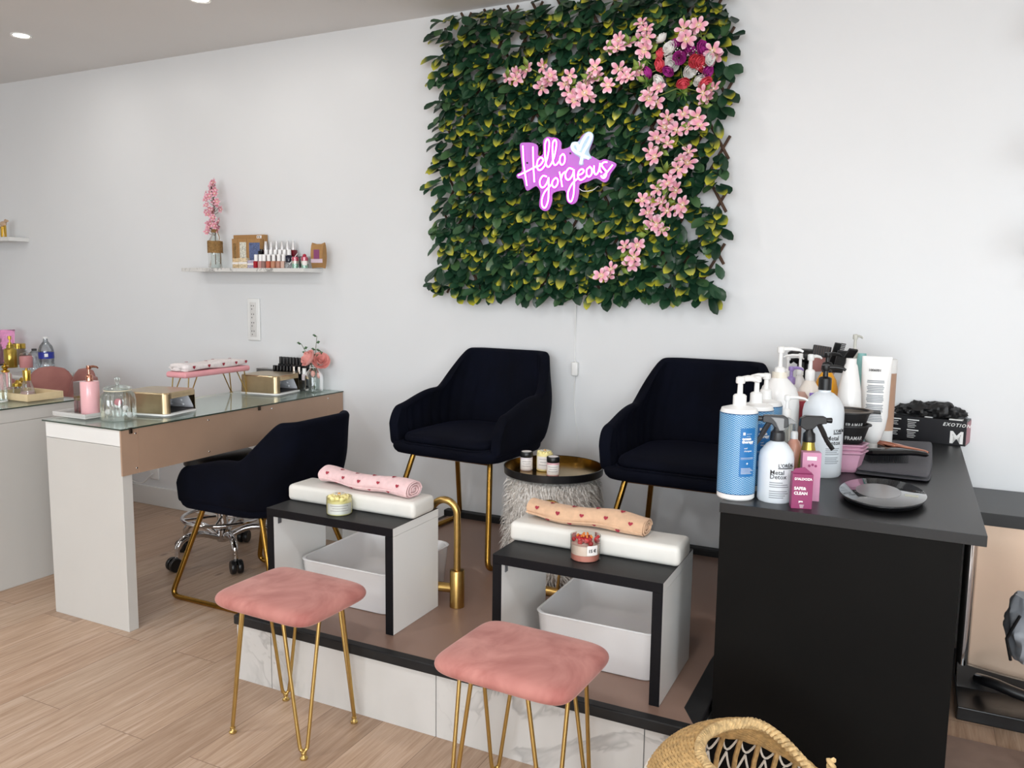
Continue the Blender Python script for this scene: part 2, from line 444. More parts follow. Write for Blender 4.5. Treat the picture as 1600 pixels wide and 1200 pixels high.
# ============================================================ FOOTRESTS
M_cush = mat('off_white_leatherette', '#dedbd4', .42, var=.03, vs=9, bump=.12, bs=25, bd=.004)
def footrest(x0, x1, yf, yb, zt, label):
    t = thing('footrest_table', label, 'footrest', (0, 0, 0), 0, 'footrest tables over the basins')
    T = .028
    for s in (0, 1):
        a, b = (x0, x0+T) if s == 0 else (x1-T, x1)
        p = bx('side_panel', (a, yf, PZT), (b, yb, zt-T-.001), M_white, t)
        bx('front_edge', (a, yf-.003, PZT), (b, yf-.0002, zt-T-.001), M_edge, p)
    tp = bx('top', (x0, yf, zt-T), (x1, yb, zt-.0015), M_white, t)
    bx('top_sheet', (x0, yf-.003, zt-.0012), (x1, yb, zt), M_slate, tp)
    bx('front_edge', (x0, yf-.003, zt-T), (x1, yf-.0002, zt-.0013), M_edge, tp)
    br = MB().bb((x0+T+.0004, yf+.02, zt-T-.03), (x0+T+.003, yf+.035, zt-T-.002)).bb((x0+T+.001, yf+.02, zt-T-.004), (x0+T+.022, yf+.035, zt-T-.0015))
    br.build('corner_bracket', mat('grey_bracket', '#77787c', .35, .7), t, smooth=False)
    return t
footrest(-1.952, -1.432, 2.078, 2.352, .585, 'white footrest table with black edges beside the tall gold tap')
footrest(-1.052, -.545, 2.036, 2.36, .577, 'white footrest table with black edges beside the black counter')
def cushion(name, c, d, label, rz=0):
    m = MB().rbox((0, 0, d[2]/2), d, .016, 4)
    for v in m.bm.verts:
        if v.co.z > d[2]*.6:
            v.co.z += .006*(1-(2*v.co.x/d[0])**2)*(1-(2*v.co.y/d[1])**2)
    o = m.build(name, M_cush); o.location = c; o.rotation_euler.z = rz
    return prop(o, label, 'cushion', 'white footrest cushions')
cushion('footrest_cushion', (-1.69, 2.252, .5852), (.535, .135, .058), 'long white cushion under the pink heart towel')
cushion('footrest_cushion', (-.802, 2.232, .5772), (.53, .13, .06), 'long white cushion under the tan heart towel')

# basins
M_drain = mat('gold_drain_cap', '#b89b60', .2, 1)
def basin(x0, x1, y0, y1, h, label):
    t = thing('wash_basin', label, 'basin', ((x0+x1)/2, (y0+y1)/2, PZT), 0, 'white square basins on the platform')
    W_, D_ = (x1-x0), (y1-y0)
    def rr(w, d, r, z, k=6):
        P = []
        for cx, cy, a0 in ((w/2-r, d/2-r, 0), (-w/2+r, d/2-r, 90), (-w/2+r, -d/2+r, 180), (w/2-r, -d/2+r, 270)):
            for i in range(k+1):
                a = math.radians(a0+90*i/k); P.append(Vector((cx+r*math.cos(a), cy+r*math.sin(a), z)))
        return P
    R = [rr(W_*.91, D_*.91, .04, 0), rr(W_*.93, D_*.93, .042, .004), rr(W_-.006, D_-.006, .045, h-.01), rr(W_, D_, .045, h-.003), rr(W_-.008, D_-.008, .043, h),
         rr(W_-.02, D_-.02, .04, h-.002), rr(W_-.03, D_-.03, .04, h-.02), rr(W_*.84, D_*.84, .05, .05), rr(W_*.79, D_*.79, .06, .036), rr(W_*.3, D_*.3, .05, .028)]
    MB().rings(R).build('bowl', M_gloss, t, angle=50)
    MB().lathe([(.03, .029), (.03, .033), (.026, .037), (.012, .039), (.001, .039)], 24, cap1=False, c=(.03, .02, 0)).build('drain', M_drain, t)
    return t
basin(-1.915, -1.515, 2.18, 2.60, .148, 'white square basin under the pink towel footrest')
basin(-.972, -.577, 2.14, 2.54, .148, 'white square basin under the tan towel footrest')

# taps
def tap(C, label, a):
    t = thing('basin_tap', label, 'tap', C, a, 'gold basin taps')
    MB().lathe([(.026, 0), (.026, .128), (.024, .132), (.013, .133)], 24, cap1=False).build('body', M_gold, t)
    pts = [(0, 0, .13), (0, 0, .27)]
    for i in range(1, 15):
        q = PI*i/14; pts.append((-.048+.048*math.cos(q), 0, .325+.055*math.sin(q)))
    pts.append((-.096, 0, .29))
    MB().tube(pts, .0125, 14).build('spout', M_gold, t)
    MB().tube([(-.018, 0, .065), (-.085, 0, .065)], .017, 16).build('valve', M_gold, t)
    MB().tube([(-.078, 0, .065), (-.080, 0, .085), (-.086, 0, .15)], [.006, .006, .004], 10).build('lever', M_gold, t)
    return t
C, r_ = foot(701, 727, 952, PZT)
tap(C, 'tall curved brass tap standing right of the pink towel footrest', math.radians(12))
tap(PZ(838, 948, PZT), 'brass basin tap mostly hidden behind the tan towel footrest', math.radians(180))
# ============================================================ ARMCHAIRS
def velvet(name, base, hi, rough=.85, sheen=.5, tint='#ffffff', sc=5, bump=.15):
    n = NT(name); v = n.coord()
    a = n.noise(v, sc, 4, .55, .6); b = n.noise(v, sc*40, 2)
    c = n.ramp(a, [(.35, lin(base)), (.68, lin(hi))])
    n.l(c, n.b.inputs['Base Color']); n.set(Roughness=rough)
    n.b.inputs['Sheen Weight'].default_value = sheen; n.b.inputs['Sheen Roughness'].default_value = .35; n.b.inputs['Sheen Tint'].default_value = lin(tint)
    n.bump(b, bump, .001); return n.m
M_navy = velvet('navy_velvet', '#04050e', '#070a18', .9, .02, '#6476d0')
M_navy.node_tree.nodes['Principled BSDF'].inputs['Specular IOR Level'].default_value = .12
def smooth(a, b, t):
    t = max(0, min(1, (t-a)/(b-a))); return t*t*(3-2*t)
def make_armchair(label):
    t = thing('armchair', label, 'armchair', (0, 0, 0), 0, 'navy velvet armchairs')
    w, f, b, rc = .268, .235, .235, .115
    L1 = f+b-rc; L2 = rc*PI/2; L3 = 2*(w-rc); TOT = 2*L1+2*L2+L3
    def plan(s):
        """s along the U from right arm front to left arm front -> point, outward normal"""
        if s > TOT/2: (x, y), (nx, ny) = plan(TOT-s); return (-x, y), (-nx, ny)
        if s < L1: return (w, -f+s), (1, 0)
        s2 = s-L1
        if s2 < L2: a = s2/rc; return (w-rc+rc*math.cos(a), b-rc+rc*math.sin(a)), (math.cos(a), math.sin(a))
        return (w-rc-(s2-L2), b), (0, 1)
    def rim(s):
        d = min(s, TOT-s)
        z = .475+.14*smooth(-.05, .05, d)+.05*smooth(.03, .28, d)+.17*smooth(.30, .44, d)
        return z
    N = 113; R = []; zb = .445
    for i in range(N):
        s = TOT*i/(N-1); (x, y), (nx, ny) = plan(s); h = rim(s)
        th = .046
        chan = (.5-.5*abs(math.cos(PI*s/.062)))**.5 if .08 < s < TOT-.08 else 1
        ring = []
        def P(z, off):
            k = max(0, z-.42)
            flare = .10*min(k, .22)
            nar = 1-.16*smooth(.56, .84, z)
            px = (x+nx*(off+flare*abs(nx)))*nar
            py = y+ny*(off+flare)+(.20*k if True else 0)*smooth(-.1, .2, y)
            return Vector((px, py, z))
        m = 8
        for k in range(m): ring.append(P(zb-.03*(1-k/(m-1))*0+(h-.02-zb)*k/(m-1), 0 if k else -.012))
        for k in range(5):
            a = PI*k/4; ring.append(P(h-.02+.02*math.sin(a), -th/2+th/2*math.cos(a)))
        for k in range(m):
            q = k/(m-1); ring.append(P(h-.02+(zb-(h-.02))*q, -th-.0*q+.009*(1-chan)*(1 if 0 < k else .5)))
        R.append(ring)
    MB().rings(R).build('shell', M_navy, t, subsurf=1)
    def drect(w2, y0, y1, r, z, n=5):
        P = []
        for cx, cy, a0, rr in ((w2-r, y1-r, 0, r), (-w2+r, y1-r, 90, r), (-w2+.06, y0+.06, 180, .06), (w2-.06, y0+.06, 270, .06)):
            for i in range(n+1):
                a = math.radians(a0+90*i/n); P.append(Vector((cx+rr*math.cos(a), cy+rr*math.sin(a), z)))
        for p in P:
            if p.y < y0+.1: p.y -= .03*(1-(p.x/w2)**2)
        return P
    m = MB().rings([drect(.20, -.20, .20, .12, .462), drect(.213, -.236, .21, .12, .468), drect(.217, -.243, .215, .12, .483), drect(.213, -.236, .21, .12, .503), drect(.19, -.20, .19, .12, .512), drect(.09, -.08, .09, .05, .518)])
    m.build('seat_cushion', M_navy, t, subsurf=1)
    MB().rings([drect(.235, -.215, .215, .13, .412), drect(.258, -.245, .235, .14, .420), drect(.266, -.262, .243, .15, .445), drect(.262, -.258, .238, .15, .468), drect(.235, -.225, .215, .13, .470)]).build('seat_base', M_navy, t, subsurf=1)
    MB().tube([p for p in drect(.218, -.246, .216, .12, .470)], .004, 6, closed=True).build('piping', M_navy, t)
    for sx in (-1, 1):
        pts = fillet([(sx*.19, -.17, .415), (sx*.262, -.30, .012), (sx*.262, .29, .012), (sx*.19, .15, .415)], .045, 7)
        MB().tube(pts, .0115, 12).build('sled_leg', M_goldd, t)
    MB().tube([(-.192, -.17, .406), (.192, -.17, .406)], .009, 8).tube([(-.192, .15, .406), (.192, .15, .406)], .009, 8).build('cross_bar', M_goldd, t)
    return t
arm = make_armchair('navy velvet armchair with gold legs pushed under the copper-sided desk')
arm.scale.z = .965; arm.location = (-2.49, 2.645, 0); arm.rotation_euler.z = math.radians(-90)
c2_ = dup(arm, (-1.67, 3.035, PZT), math.radians(-4), 'navy velvet armchair with gold legs on platform, behind the pink towel footrest')
c2_.scale.z = 1; c3_ = dup(arm, (-.725, 3.02, PZT), math.radians(-2), 'navy velvet armchair on platform, partly behind the counter bottles'); c3_.scale.z = 1

# ============================================================ ROLLING STOOL (mostly under the navy chair)
t = thing('rolling_stool', 'chrome five-wheeled rolling stool base under the desk behind the navy chair', 'stool', (-2.98, 2.865, 0))
MB().lathe([(.028, .09), (.034, .1), (.034, .15), (.026, .155), (.026, .30), (.018, .301), (.018, .47)], 20).build('column', M_chrome, t)
MB().lathe([(.001, .47), (.15, .47), (.17, .485), (.17, .52), (.15, .535), (.001, .537)], 28, cap0=False, cap1=False).build('seat', M_blackp, t)
m = MB().tube([(.185*math.cos(2*PI*i/40), .185*math.sin(2*PI*i/40), .215) for i in range(40)], .0095, 10, closed=True)
for i in range(5):
    a = 2*PI*i/5+.3; m.tube([(.03*math.cos(a), .03*math.sin(a), .215), (.18*math.cos(a), .18*math.sin(a), .215)], .006, 8)
m.build('foot_ring', M_chrome, t)
for i in range(5):
    a = 2*PI*i/5-.55; c, s = math.cos(a), math.sin(a)
    l = MB().tube(smoothpath([(.03*c, .03*s, .115), (.12*c, .12*s, .15), (.20*c, .20*s, .145), (.235*c, .235*s, .11), (.24*c, .24*s, .06)], 5), [.016]*16+[.012]*5, 10).build('base_leg', M_chrome, t)
    w_ = MB()
    for d in (-.016, .016):
        w_.lathe([(.004, -.011), (.03, -.011), (.033, -.006), (.033, .006), (.03, .011), (.004, .011)], 18, M=Matrix.Translation((.255*c-s*d, .255*s+c*d, .033)) @ Matrix.Rotation(a, 4, 'Z') @ Matrix.Rotation(PI/2, 4, 'X'))
    w_.box((.25*c, .25*s, .052), (.02, .02, .02))
    w_.build('caster', M_blackp, l)

# ============================================================ PINK HAIRPIN STOOLS
M_rose = velvet('rose_velvet', '#9f5f58', '#c98d83', .8, .55, '#ffdcd6', 7, .2)
def pink_stool(label, loc, rz):
    t = thing('velvet_stool', label, 'stool', loc, rz, 'pink velvet hairpin stools')
    def sq(w, z, n=7, k=40):
        P = []
        for i in range(k):
            a = 2*PI*i/k; c, s = math.cos(a), math.sin(a)
            P.append(Vector((w*math.copysign(abs(c)**(2/n), c), w*.80*math.copysign(abs(s)**(2/n), s), z)))
        return P
    R = [sq(.13, .399), sq(.168, .400), sq(.184, .406), sq(.190, .417), sq(.190, .428), sq(.182, .440), sq(.162, .449), sq(.11, .454), sq(.04, .456)]
    MB().rings(R).build('seat', M_rose, t, subsurf=2)
    for sx in (-1, 1):
        for sy in (-1, 1):
            bx_, by_ = sx*.141, sy*.112; a = Vector((sx*.152, sy*.05, .396)); b = Vector((sx*.078, sy*.118, .396))
            e = Vector((bx_, by_, .022)); d = (b-a).normalized()*.009
            pts = [a, a.lerp(e-d, .5), a.lerp(e-d, .93), e-d*.8+Vector((0, 0, .008)), e, e+d*.8+Vector((0, 0, .008)), b.lerp(e+d, .93), b.lerp(e+d, .5), b]
            l = MB().tube(smoothpath(pts, 5), .0055, 10).build('hairpin_leg', M_brass, t)
            MB().lathe([(.009, 0), (.0115, .002), (.0115, .006), (.006, .010), (.005, .013), (.008, .015), (.008, .02), (.004, .024)], 14, c=(bx_, by_, 0)).build('foot', M_brass, l)
    return t
pink_stool('dusty pink velvet hairpin stool, left of the two, before marble tiles', (-1.619, 1.817, 0), math.radians(-2))
pink_stool('dusty pink velvet hairpin stool, right of the two, nearest the black counter', (-.822, 1.757, 0), math.radians(-3))

# ============================================================ FUR POUF + TRAY
PO = Vector((-1.205, 2.835, PZT))
M_fur = NT('cream_fur'); _v = M_fur.coord(); M_fur.l(M_fur.ramp(M_fur.noise(_v, 90, 3), [(.32, lin('#b5aa9f')), (.6, lin('#f3eee8'))]), M_fur.b.inputs['Base Color']); M_fur.set(Roughness=.8); M_fur = M_fur.m
t = thing('fur_pouf', 'round cream fur pouf on platform between the two navy armchairs', 'pouf', PO); t.scale = (.90, .90, 1)
MB().lathe([(.13, .0), (.15, .004), (.165, .02), (.185, .08), (.193, .2), (.19, .33), (.18, .39), (.15, .405), (.001, .407)], 40, cap1=False).build('body', M_fur, t)
m = MB(); rnd = random.Random(5)
for i in range(5200):
    a = rnd.uniform(0, 2*PI); z = rnd.uniform(.015, .402); r = .165+.026*math.sin(PI*min(1, z/.4)*.9)
    n = Vector((math.cos(a), math.sin(a), 0)); tt = Vector((-n.y, n.x, 0))
    p = n*r+Vector((0, 0, z)); L = rnd.uniform(.035, .068); cl = noise.noise(p*13); c2 = noise.noise(p*13+Vector((7, 3, 1)))
    d1 = (n*(.85+.3*c2)+Vector((0, 0, -.35+.5*cl))+tt*(.7*c2+rnd.uniform(-.25, .25))).normalized()
    d2 = (n*.35+Vector((0, 0, -.85+.7*cl))+tt*(1.1*c2+rnd.uniform(-.3, .3))).normalized()
    w2 = (tt+Vector((0, 0, rnd.uniform(-.6, .6))))*.0023
    q = p+d1*L*.5; e = q+d2*L*.5
    m.geo([p-w2, p+w2, q+w2*.8, q-w2*.8, e], [(0, 1, 2, 3), (3, 2, 4)])
prop(m.build('fur', M_fur, t, recalc=False), kind='stuff')
TZ = PZT+.408
t = thing('round_tray', 'round black rimmed gold tray lying on the fur pouf', 'tray', (PO.x+.003, PO.y-.01, TZ)); t.scale = (.93, .93, 1)
m = MB().lathe([(.001, 0), (.198, 0), (.204, .003), (.206, .03), (.203, .031), (.2015, .030), (.2005, .0045)], 56, cap0=False, cap1=False).build('rim', M_blackp, t)
MB().lathe([(.001, .0035), (.2003, .0035), (.2008, .0295)], 56, cap0=False, cap1=False).build('gold_lining', mat('tray_gold', '#a58648', .22, 1), t)
M_cream = mat('pale_yellow_wax', '#f0e3a0', .5, bump=.1, bs=60, bd=.002)
M_label = mat('paper_label', '#ece7e3', .6, var=.02)
M_ink = mat('dark_print', '#3a3838', .6)
def small_jar(name, C, r, h, body, label, cat, lid=None, group=None, lines=3):
    t = thing(name, label, cat, C, ang(C), group)
    MB().lathe([(r*.9, 0), (r, .003), (r, h*.93), (r*.93, h)], 22).build('jar', body, t)
    lb = MB()
    n = 14; V = []; F = []
    for i in range(n+1):
        a = -1.15+2.3*i/n
        for z in (h*.12, h*.86): V.append(((r+.0006)*math.cos(a), (r+.0006)*math.sin(a), z))
    for i in range(n): F.append((2*i, 2*i+2, 2*i+3, 2*i+1))
    lo = lb.geo(V, F).build('label', M_label, t)
    tx = MB()
    for k in range(lines):
        z = h*(.70-.17*k); ww = .75-.18*(k % 2)
        tx.geo([((r+.0011)*math.cos(a), (r+.0011)*math.sin(a), zz) for a in [-ww+2*ww*i/8 for i in range(9)] for zz in (z, z+.0016)], [(2*i, 2*i+2, 2*i+3, 2*i+1) for i in range(8)])
    tx.build('print', mat('grey_print', '#8d8585', .6), lo)
    if lid:
        MB().lathe([(r*.99, h), (r*1.03, h+.002), (r*1.03, h+.019), (r*.97, h+.021), (.001, h+.021)], 24, cap1=False).build('lid', lid, t)
        MB().lathe([(r*.8, h+.0212), (r*.8, h+.0216)], 20).build('lid_sticker', M_label, t)
    return t
def flower_top(parent, r, z, petals, core, mp, mc):
    m = MB(); rnd = random.Random(3)
    for k in range(26):
        a = rnd.uniform(0, 2*PI); q = r*math.sqrt(rnd.random())*.82
        m.ball((q*math.cos(a), q*math.sin(a), z+rnd.uniform(0, .008)), rnd.uniform(.005, .009), 8, 5)
    m.build('whipped_top', mp, parent)
TT = TZ+.004
small_jar('cosmetic_jar', (-1.308, 2.805, TT), .024, .052, mat('pale_jar', '#d6ccd0', .3), 'small pale jar with black lid, left of three on round tray', 'jar', M_blackp, 'small jars on the round tray')
small_jar('cosmetic_jar', (-1.18, 2.768, TT), .024, .052, mat('pink_jar', '#dcaab0', .3), 'small pink jar with black lid, right of three on round tray', 'jar', M_blackp, 'small jars on the round tray')
CY_ = (-1.245, 2.838, TT)
t = small_jar('candle', CY_, .032, .068, M_cream, 'yellow candle with daisy top between two black-lidded jars', 'candle')
M_pet = mat('white_wax_petal', '#f7f2e4', .5); M_org = mat('orange_wax', '#e39a2a', .5)
def daisy(parent, c, r, tilt=None):
    m = MB()
    for k in range(12):
        a = 2*PI*k/12; d = Vector((math.cos(a), math.sin(a), 0)); s = Vector((-d.y, d.x, 0)); C = Vector(c)
        m.geo([C+d*.004, C+d*r*.6+s*r*.17+Vector((0, 0, .003)), C+d*r, C+d*r*.6-s*r*.17+Vector((0, 0, .003))], [(0, 1, 2, 3)])
    f = m.build('flower', M_pet, parent, solid=.0012)
    MB().ball(c, .006, 10, 6, (1, 1, .7)).build('flower_center', M_org, f)
flower_top(t, .03, .064, None, None, M_cream, None)
daisy(t, (0, 0, .077), .022)
# ============================================================ LEAF PANEL
def leaf_material():
    n = NT('leaf_green_yellow_tips')
    at = n.n('ShaderNodeVertexColor', layer_name='leaf'); sp = n.n('ShaderNodeSeparateColor'); n.l(at.outputs['Color'], sp.inputs['Color'])
    tip = n.n('ShaderNodeMath', operation='MULTIPLY'); n.l(sp.outputs[0], tip.inputs[0]); n.l(sp.outputs[1], tip.inputs[1])
    g = n.ramp(sp.outputs[2], [(0, lin('#163323')), (.5, lin('#284c33')), (1, lin('#4a6a40'))])
    c = n.mix(n.ramp(tip.outputs[0], [(.34, (0, 0, 0)), (.85, (1, 1, 1))]), g, lin('#b9b534'))
    n.l(c, n.b.inputs['Base Color']); n.set(Roughness=.32)
    return n.m
M_leaf = leaf_material()
M_stick = mat('brown_willow_stick', '#4d3628', .8, var=.2, vs=30)
PNX0, PNX1, PNZ0, PNZ1 = -2.02, -.715, 1.285, 2.555
panel = thing('leaf_wall_panel', 'large square panel of green artificial leaves on brown lattice hanging on white wall', 'wall decoration', (0, 0, 0))
m = MB(); sp_ = .118; rnd = random.Random(11)
k = -14
def clip(x0, z0, x1, z1):
    P0, P1 = (x0, z0), (x1, z1); out = []
    for N in range(161):
        t_ = N/160; x = x0+(x1-x0)*t_; z = z0+(z1-z0)*t_
        if PNX0+.005 <= x <= PNX1+.02 and PNZ0+.03 <= z <= PNZ1+.028: out.append((x, z))
    return (out[0], out[-1]) if len(out) > 4 else None
while k < 32:
    x = PNX0+k*sp_
    for d, yy in ((1, WY-.02), (-1, WY-.032)):
        c = clip(x, PNZ0, x+d*.75, PNZ1+.06)
        if c: m.tube([(c[0][0], yy, c[0][1]), (c[1][0], yy, c[1][1])], .0062, 6)
    k += 1
m.build('lattice', M_stick, panel)
def leaves():
    m = MB(); lay = m.bm.loops.layers.color.new('leaf')
    rnd = random.Random(21)
    def leaf(p, d, nrm, L, wd, g, tipw, curl):
        d = d.normalized(); s = d.cross(nrm).normalized(); nn = s.cross(d).normalized()
        st = [(0, .08), (.2, .42), (.46, .84), (.7, 1), (.9, .68), (1, .08)]
        rows = []
        for t, ww in st:
            c = p+d*(L*t)+nn*(curl*L*t*t); hw = wd*ww/2
            rows.append([m.bm.verts.new(c-s*hw+nn*hw*.35), m.bm.verts.new(c), m.bm.verts.new(c+s*hw+nn*hw*.35)])
        for i in range(5):
            for j in (0, 1):
                f = m.bm.faces.new([rows[i][j], rows[i][j+1], rows[i+1][j+1], rows[i+1][j]])
                for lo, q in zip(f.loops, (i, i, i+1, i+1)):
                    lo[lay] = (st[q][0], tipw, g, 1)
    nx, nz = 30, 26
    for iz in range(nz):
        for ix in range(nx):
            x = PNX0+(PNX1-PNX0)*(ix+.5*(iz % 2)+rnd.uniform(-.25, .25))/(nx-1); z = PNZ0+.06+(PNZ1-PNZ0-.07)*(iz+rnd.uniform(-.3, .3))/(nz-1)
            if x > PNX1+.01: continue
            if rnd.random() < (.02 if x < PNX1-.13 else .15): continue
            # small fan of leaves that hang outwards and droop
            for q in range(rnd.choice((3, 3, 4, 4))):
                a = rnd.uniform(-1.25, 1.25); out = rnd.uniform(.25, 1.05)
                d = Vector((math.sin(a)*.95, -out, -math.cos(a)*.62-.25+rnd.uniform(0, .35)))
                y = WY-.034-rnd.uniform(0, .03)
                p = Vector((x+rnd.uniform(-.022, .022), y, z+rnd.uniform(-.02, .02)))
                nrm = Vector((rnd.uniform(-.35, .35), -.75, rnd.uniform(.35, .95)))
                leaf(p, d, nrm, rnd.uniform(.066, .10), rnd.uniform(.036, .050), rnd.random(), 1.0 if rnd.random() < .26 else rnd.uniform(0, .55), rnd.uniform(-.35, .1))
    # behind-leaf twigs
    return m
prop(leaves().build('foliage', M_leaf, panel, recalc=False), kind='stuff')

# ------------------------------------------------------------ blossom garlands
def petal_mat(name, edge, core):
    n = NT(name); at = n.n('ShaderNodeVertexColor', layer_name='petal'); sp = n.n('ShaderNodeSeparateColor'); n.l(at.outputs['Color'], sp.inputs['Color'])
    n.l(n.ramp(sp.outputs[0], [(.0, lin('#e8dc9a')), (.10, lin(core)), (.95, lin(edge))]), n.b.inputs['Base Color']); n.set(Roughness=.6)
    n.b.inputs['Subsurface Weight'].default_value = 0
    return n.m
M_pink = petal_mat('pink_petal', '#f8dde4', '#e794ae')
M_stem = mat('pale_green_stem', '#7f8f45', .6)
def blossom_mesh(name, np_=6, r=.036, seed=1, m_=None):
    m = MB(); lay = m.bm.loops.layers.color.new('petal'); rnd = random.Random(seed)
    for k in range(np_):
        a = 2*PI*k/np_+rnd.uniform(-.15, .15); d = Vector((math.cos(a), math.sin(a), 0)); s = Vector((-d.y, d.x, 0)); z = Vector((0, 0, 1))
        L = r*rnd.uniform(.85, 1.1); lift = rnd.uniform(.25, .6); rows = []
        for t, w in ((.06, .10), (.35, .42), (.65, .60), (.88, .42), (1, .06)):
            c = d*(L*t)+z*(L*lift*(t-.45*t*t)); hw = L*w*.45
            rows.append([m.bm.verts.new(c-s*hw+z*hw*.25), m.bm.verts.new(c), m.bm.verts.new(c+s*hw+z*hw*.25)])
        tt = (0, .3, .6, .85, 1)
        for i in range(4):
            for j in (0, 1):
                f = m.bm.faces.new([rows[i][j], rows[i][j+1], rows[i+1][j+1], rows[i+1][j]])
                for lo, q in zip(f.loops, (i, i, i+1, i+1)): lo[lay] = (tt[q], 0, 0, 1)
    v0 = len(m.bm.verts)
    m.ball((0, 0, .004), .0045, 8, 5)
    bmesh.ops.recalc_face_normals(m.bm, faces=m.bm.faces)
    me = bpy.data.meshes.new(name); m.bm.to_mesh(me); m.bm.free(); me.materials.append(m_ or M_pink)
    for p in me.polygons: p.use_smooth = True
    return me
BLOS = [blossom_mesh('blossom', 6 if i % 2 else 5, .036, i) for i in range(4)]
def wallpt(cx, cz, off): return PY(680+cx/2.4, cz/2.4, WY-off)
def put_blossom(P, parent, k, s=1.0, rnd=random.Random(4)):
    o = bpy.data.objects.new('blossom', BLOS[k % 4]); COL.objects.link(o); o.parent = parent; o.location = P
    d = Vector((rnd.uniform(-.55, .65), -1, rnd.uniform(-.35, .75)))
    o.rotation_euler = (d.to_track_quat('Z', 'Y').to_matrix() @ Matrix.Rotation(rnd.uniform(0, 6), 3, 'Z')).to_euler(); o.scale = (s, s, s)
    return o
def garland(label, flowers, stem, sz=1.0):
    t = thing('blossom_garland', label, 'flower garland', (0, 0, 0), 0, 'pink blossom garlands on the leaf panel')
    m = MB(); S = [wallpt(x, z, .105) for x, z in stem]
    m.tube(smoothpath(S, 6), .0022, 6)
    for i, (x, z) in enumerate(flowers):
        P = wallpt(x, z, .118+.018*(i % 3)); put_blossom(P, t, i, sz*(.92+.06*(i % 4)))
        q = min(S, key=lambda s_: (s_-P).length); m.tube(smoothpath([q, q.lerp(P, .5)+Vector((0, -.012, .01)), P], 4), .0013, 5)
    m.build('stem', M_stem, t)
    lf = MB()
    for k in range(len(stem)):
        c = wallpt(stem[k][0]+12*math.sin(k*2.3), stem[k][1]+10*math.cos(k*1.7), .125)
        for q in range(2):
            a_ = k*1.9+q*1.3; d = Vector((math.cos(a_), -.35, math.sin(a_))).normalized(); sd = d.cross(Vector((0, -1, 0))).normalized(); L = .05
            lf.geo([c, c+d*L*.5+sd*L*.24+Vector((0, -.004, 0)), c+d*L, c+d*L*.5-sd*L*.24+Vector((0, -.004, 0))], [(0, 1, 2, 3)])
    lf.build('leaves', mat('garland_leaf', '#7d9440', .5, var=.2), t, solid=.0008, recalc=False)
    return t
garland('pink blossom garland crossing upper middle of leaf panel', [(278, 292), (312, 275), (300, 300), (345, 262), (405, 250), (430, 285), (400, 330), (428, 302), (505, 285), (490, 315), (505, 352), (560, 350), (577, 366), (520, 378), (600, 255), (605, 292), (588, 275), (650, 322), (690, 260), (712, 285), (727, 292), (560, 322), (545, 345)],
        [(270, 285), (340, 255), (420, 290), (500, 320), (580, 290), (650, 300), (720, 270), (770, 255)])
garland('pink blossom clusters around red and white bouquet at top right of panel', [(660, 180), (690, 150), (680, 182), (715, 165), (775, 90), (790, 112), (775, 155), (785, 187), (795, 140), (768, 265), (930, 110), (940, 150), (975, 100), (988, 95), (1040, 190), (1052, 218), (800, 350), (840, 330), (830, 382), (800, 372), (1005, 350), (1020, 376), (1046, 335)],
        [(650, 185), (720, 170), (780, 140), (800, 200), (790, 300), (820, 360), (920, 330), (1010, 340), (1040, 250), (1000, 140), (940, 110)])
garland('pink blossom garland trailing down right side of leaf panel', [(870, 440), (930, 430), (985, 440), (860, 480), (945, 482), (992, 470), (905, 490), (830, 520), (870, 540), (858, 522), (805, 570), (825, 590), (950, 570), (925, 600), (910, 632), (945, 612), (880, 670), (872, 690), (835, 710), (905, 715), (775, 750), (810, 757), (850, 760), (930, 770), (912, 790), (797, 800), (872, 792), (815, 835), (850, 860), (830, 842)],
        [(1000, 390), (960, 470), (890, 520), (840, 560), (860, 640), (880, 700), (850, 770), (840, 850)])
garland('small pink blossom spray at lower right of leaf panel', [(710, 925), (757, 920), (745, 965), (735, 992), (660, 1010), (622, 1035), (652, 1037)],
        [(840, 850), (790, 880), (740, 950), (690, 1000), (620, 1040)])
# ------------------------------------------------------------ bouquet
bq = thing('rose_bouquet', 'artificial bouquet of white, coral and magenta roses at top right of leaf panel', 'bouquet', (0, 0, 0))
def rose_mesh(name, col, r=.026, seed=0, cup=.55):
    m = MB(); rnd = random.Random(seed)
    for ring, (n_, rad, h, op) in enumerate(((3, .35, .9, .05), (4, .6, .85, .22), (5, .88, .7, .5), (5, 1.05, .5, .95))):
        for k in range(n_):
            a = 2*PI*k/n_+ring*.7; rows = []
            for i in range(4):
                t = i/3; row = []
                for j in range(5):
                    u = (j-2)/2; aa = a+u*(PI/n_)*1.25
                    q = r*rad*(.45+.55*math.sin(t*PI*.55))+r*op*.35*t*t*cup
                    row.append(m.bm.verts.new((q*math.cos(aa), q*math.sin(aa), r*1.5*h*t*(1-.22*u*u)-r*.5)))
                rows.append(row)
            for i in range(3):
                for j in range(4): m.bm.faces.new([rows[i][j], rows[i][j+1], rows[i+1][j+1], rows[i+1][j]])
    me = bpy.data.meshes.new(name); m.bm.to_mesh(me); m.bm.free(); me.materials.append(col)
    for p in me.polygons: p.use_smooth = True
    return me
M_wr = mat('white_rose', '#fbfaf6', .6, var=.04, vs=40); M_cr = mat('coral_rose', '#f0606f', .6, var=.12, vs=40); M_mr = mat('magenta_rose', '#b8369a', .6, var=.15, vs=40)
RW, RC, RM = rose_mesh('rose', M_wr), rose_mesh('rose', M_cr), rose_mesh('rose', M_mr)
rb = random.Random(8)
def put(me, name, P, parent, d, s=1):
    o = bpy.data.objects.new(name, me); COL.objects.link(o); o.parent = parent; o.location = P
    o.rotation_euler = Vector(d).to_track_quat('Z', 'Y').to_euler(); o.scale = (s, s, s); return o
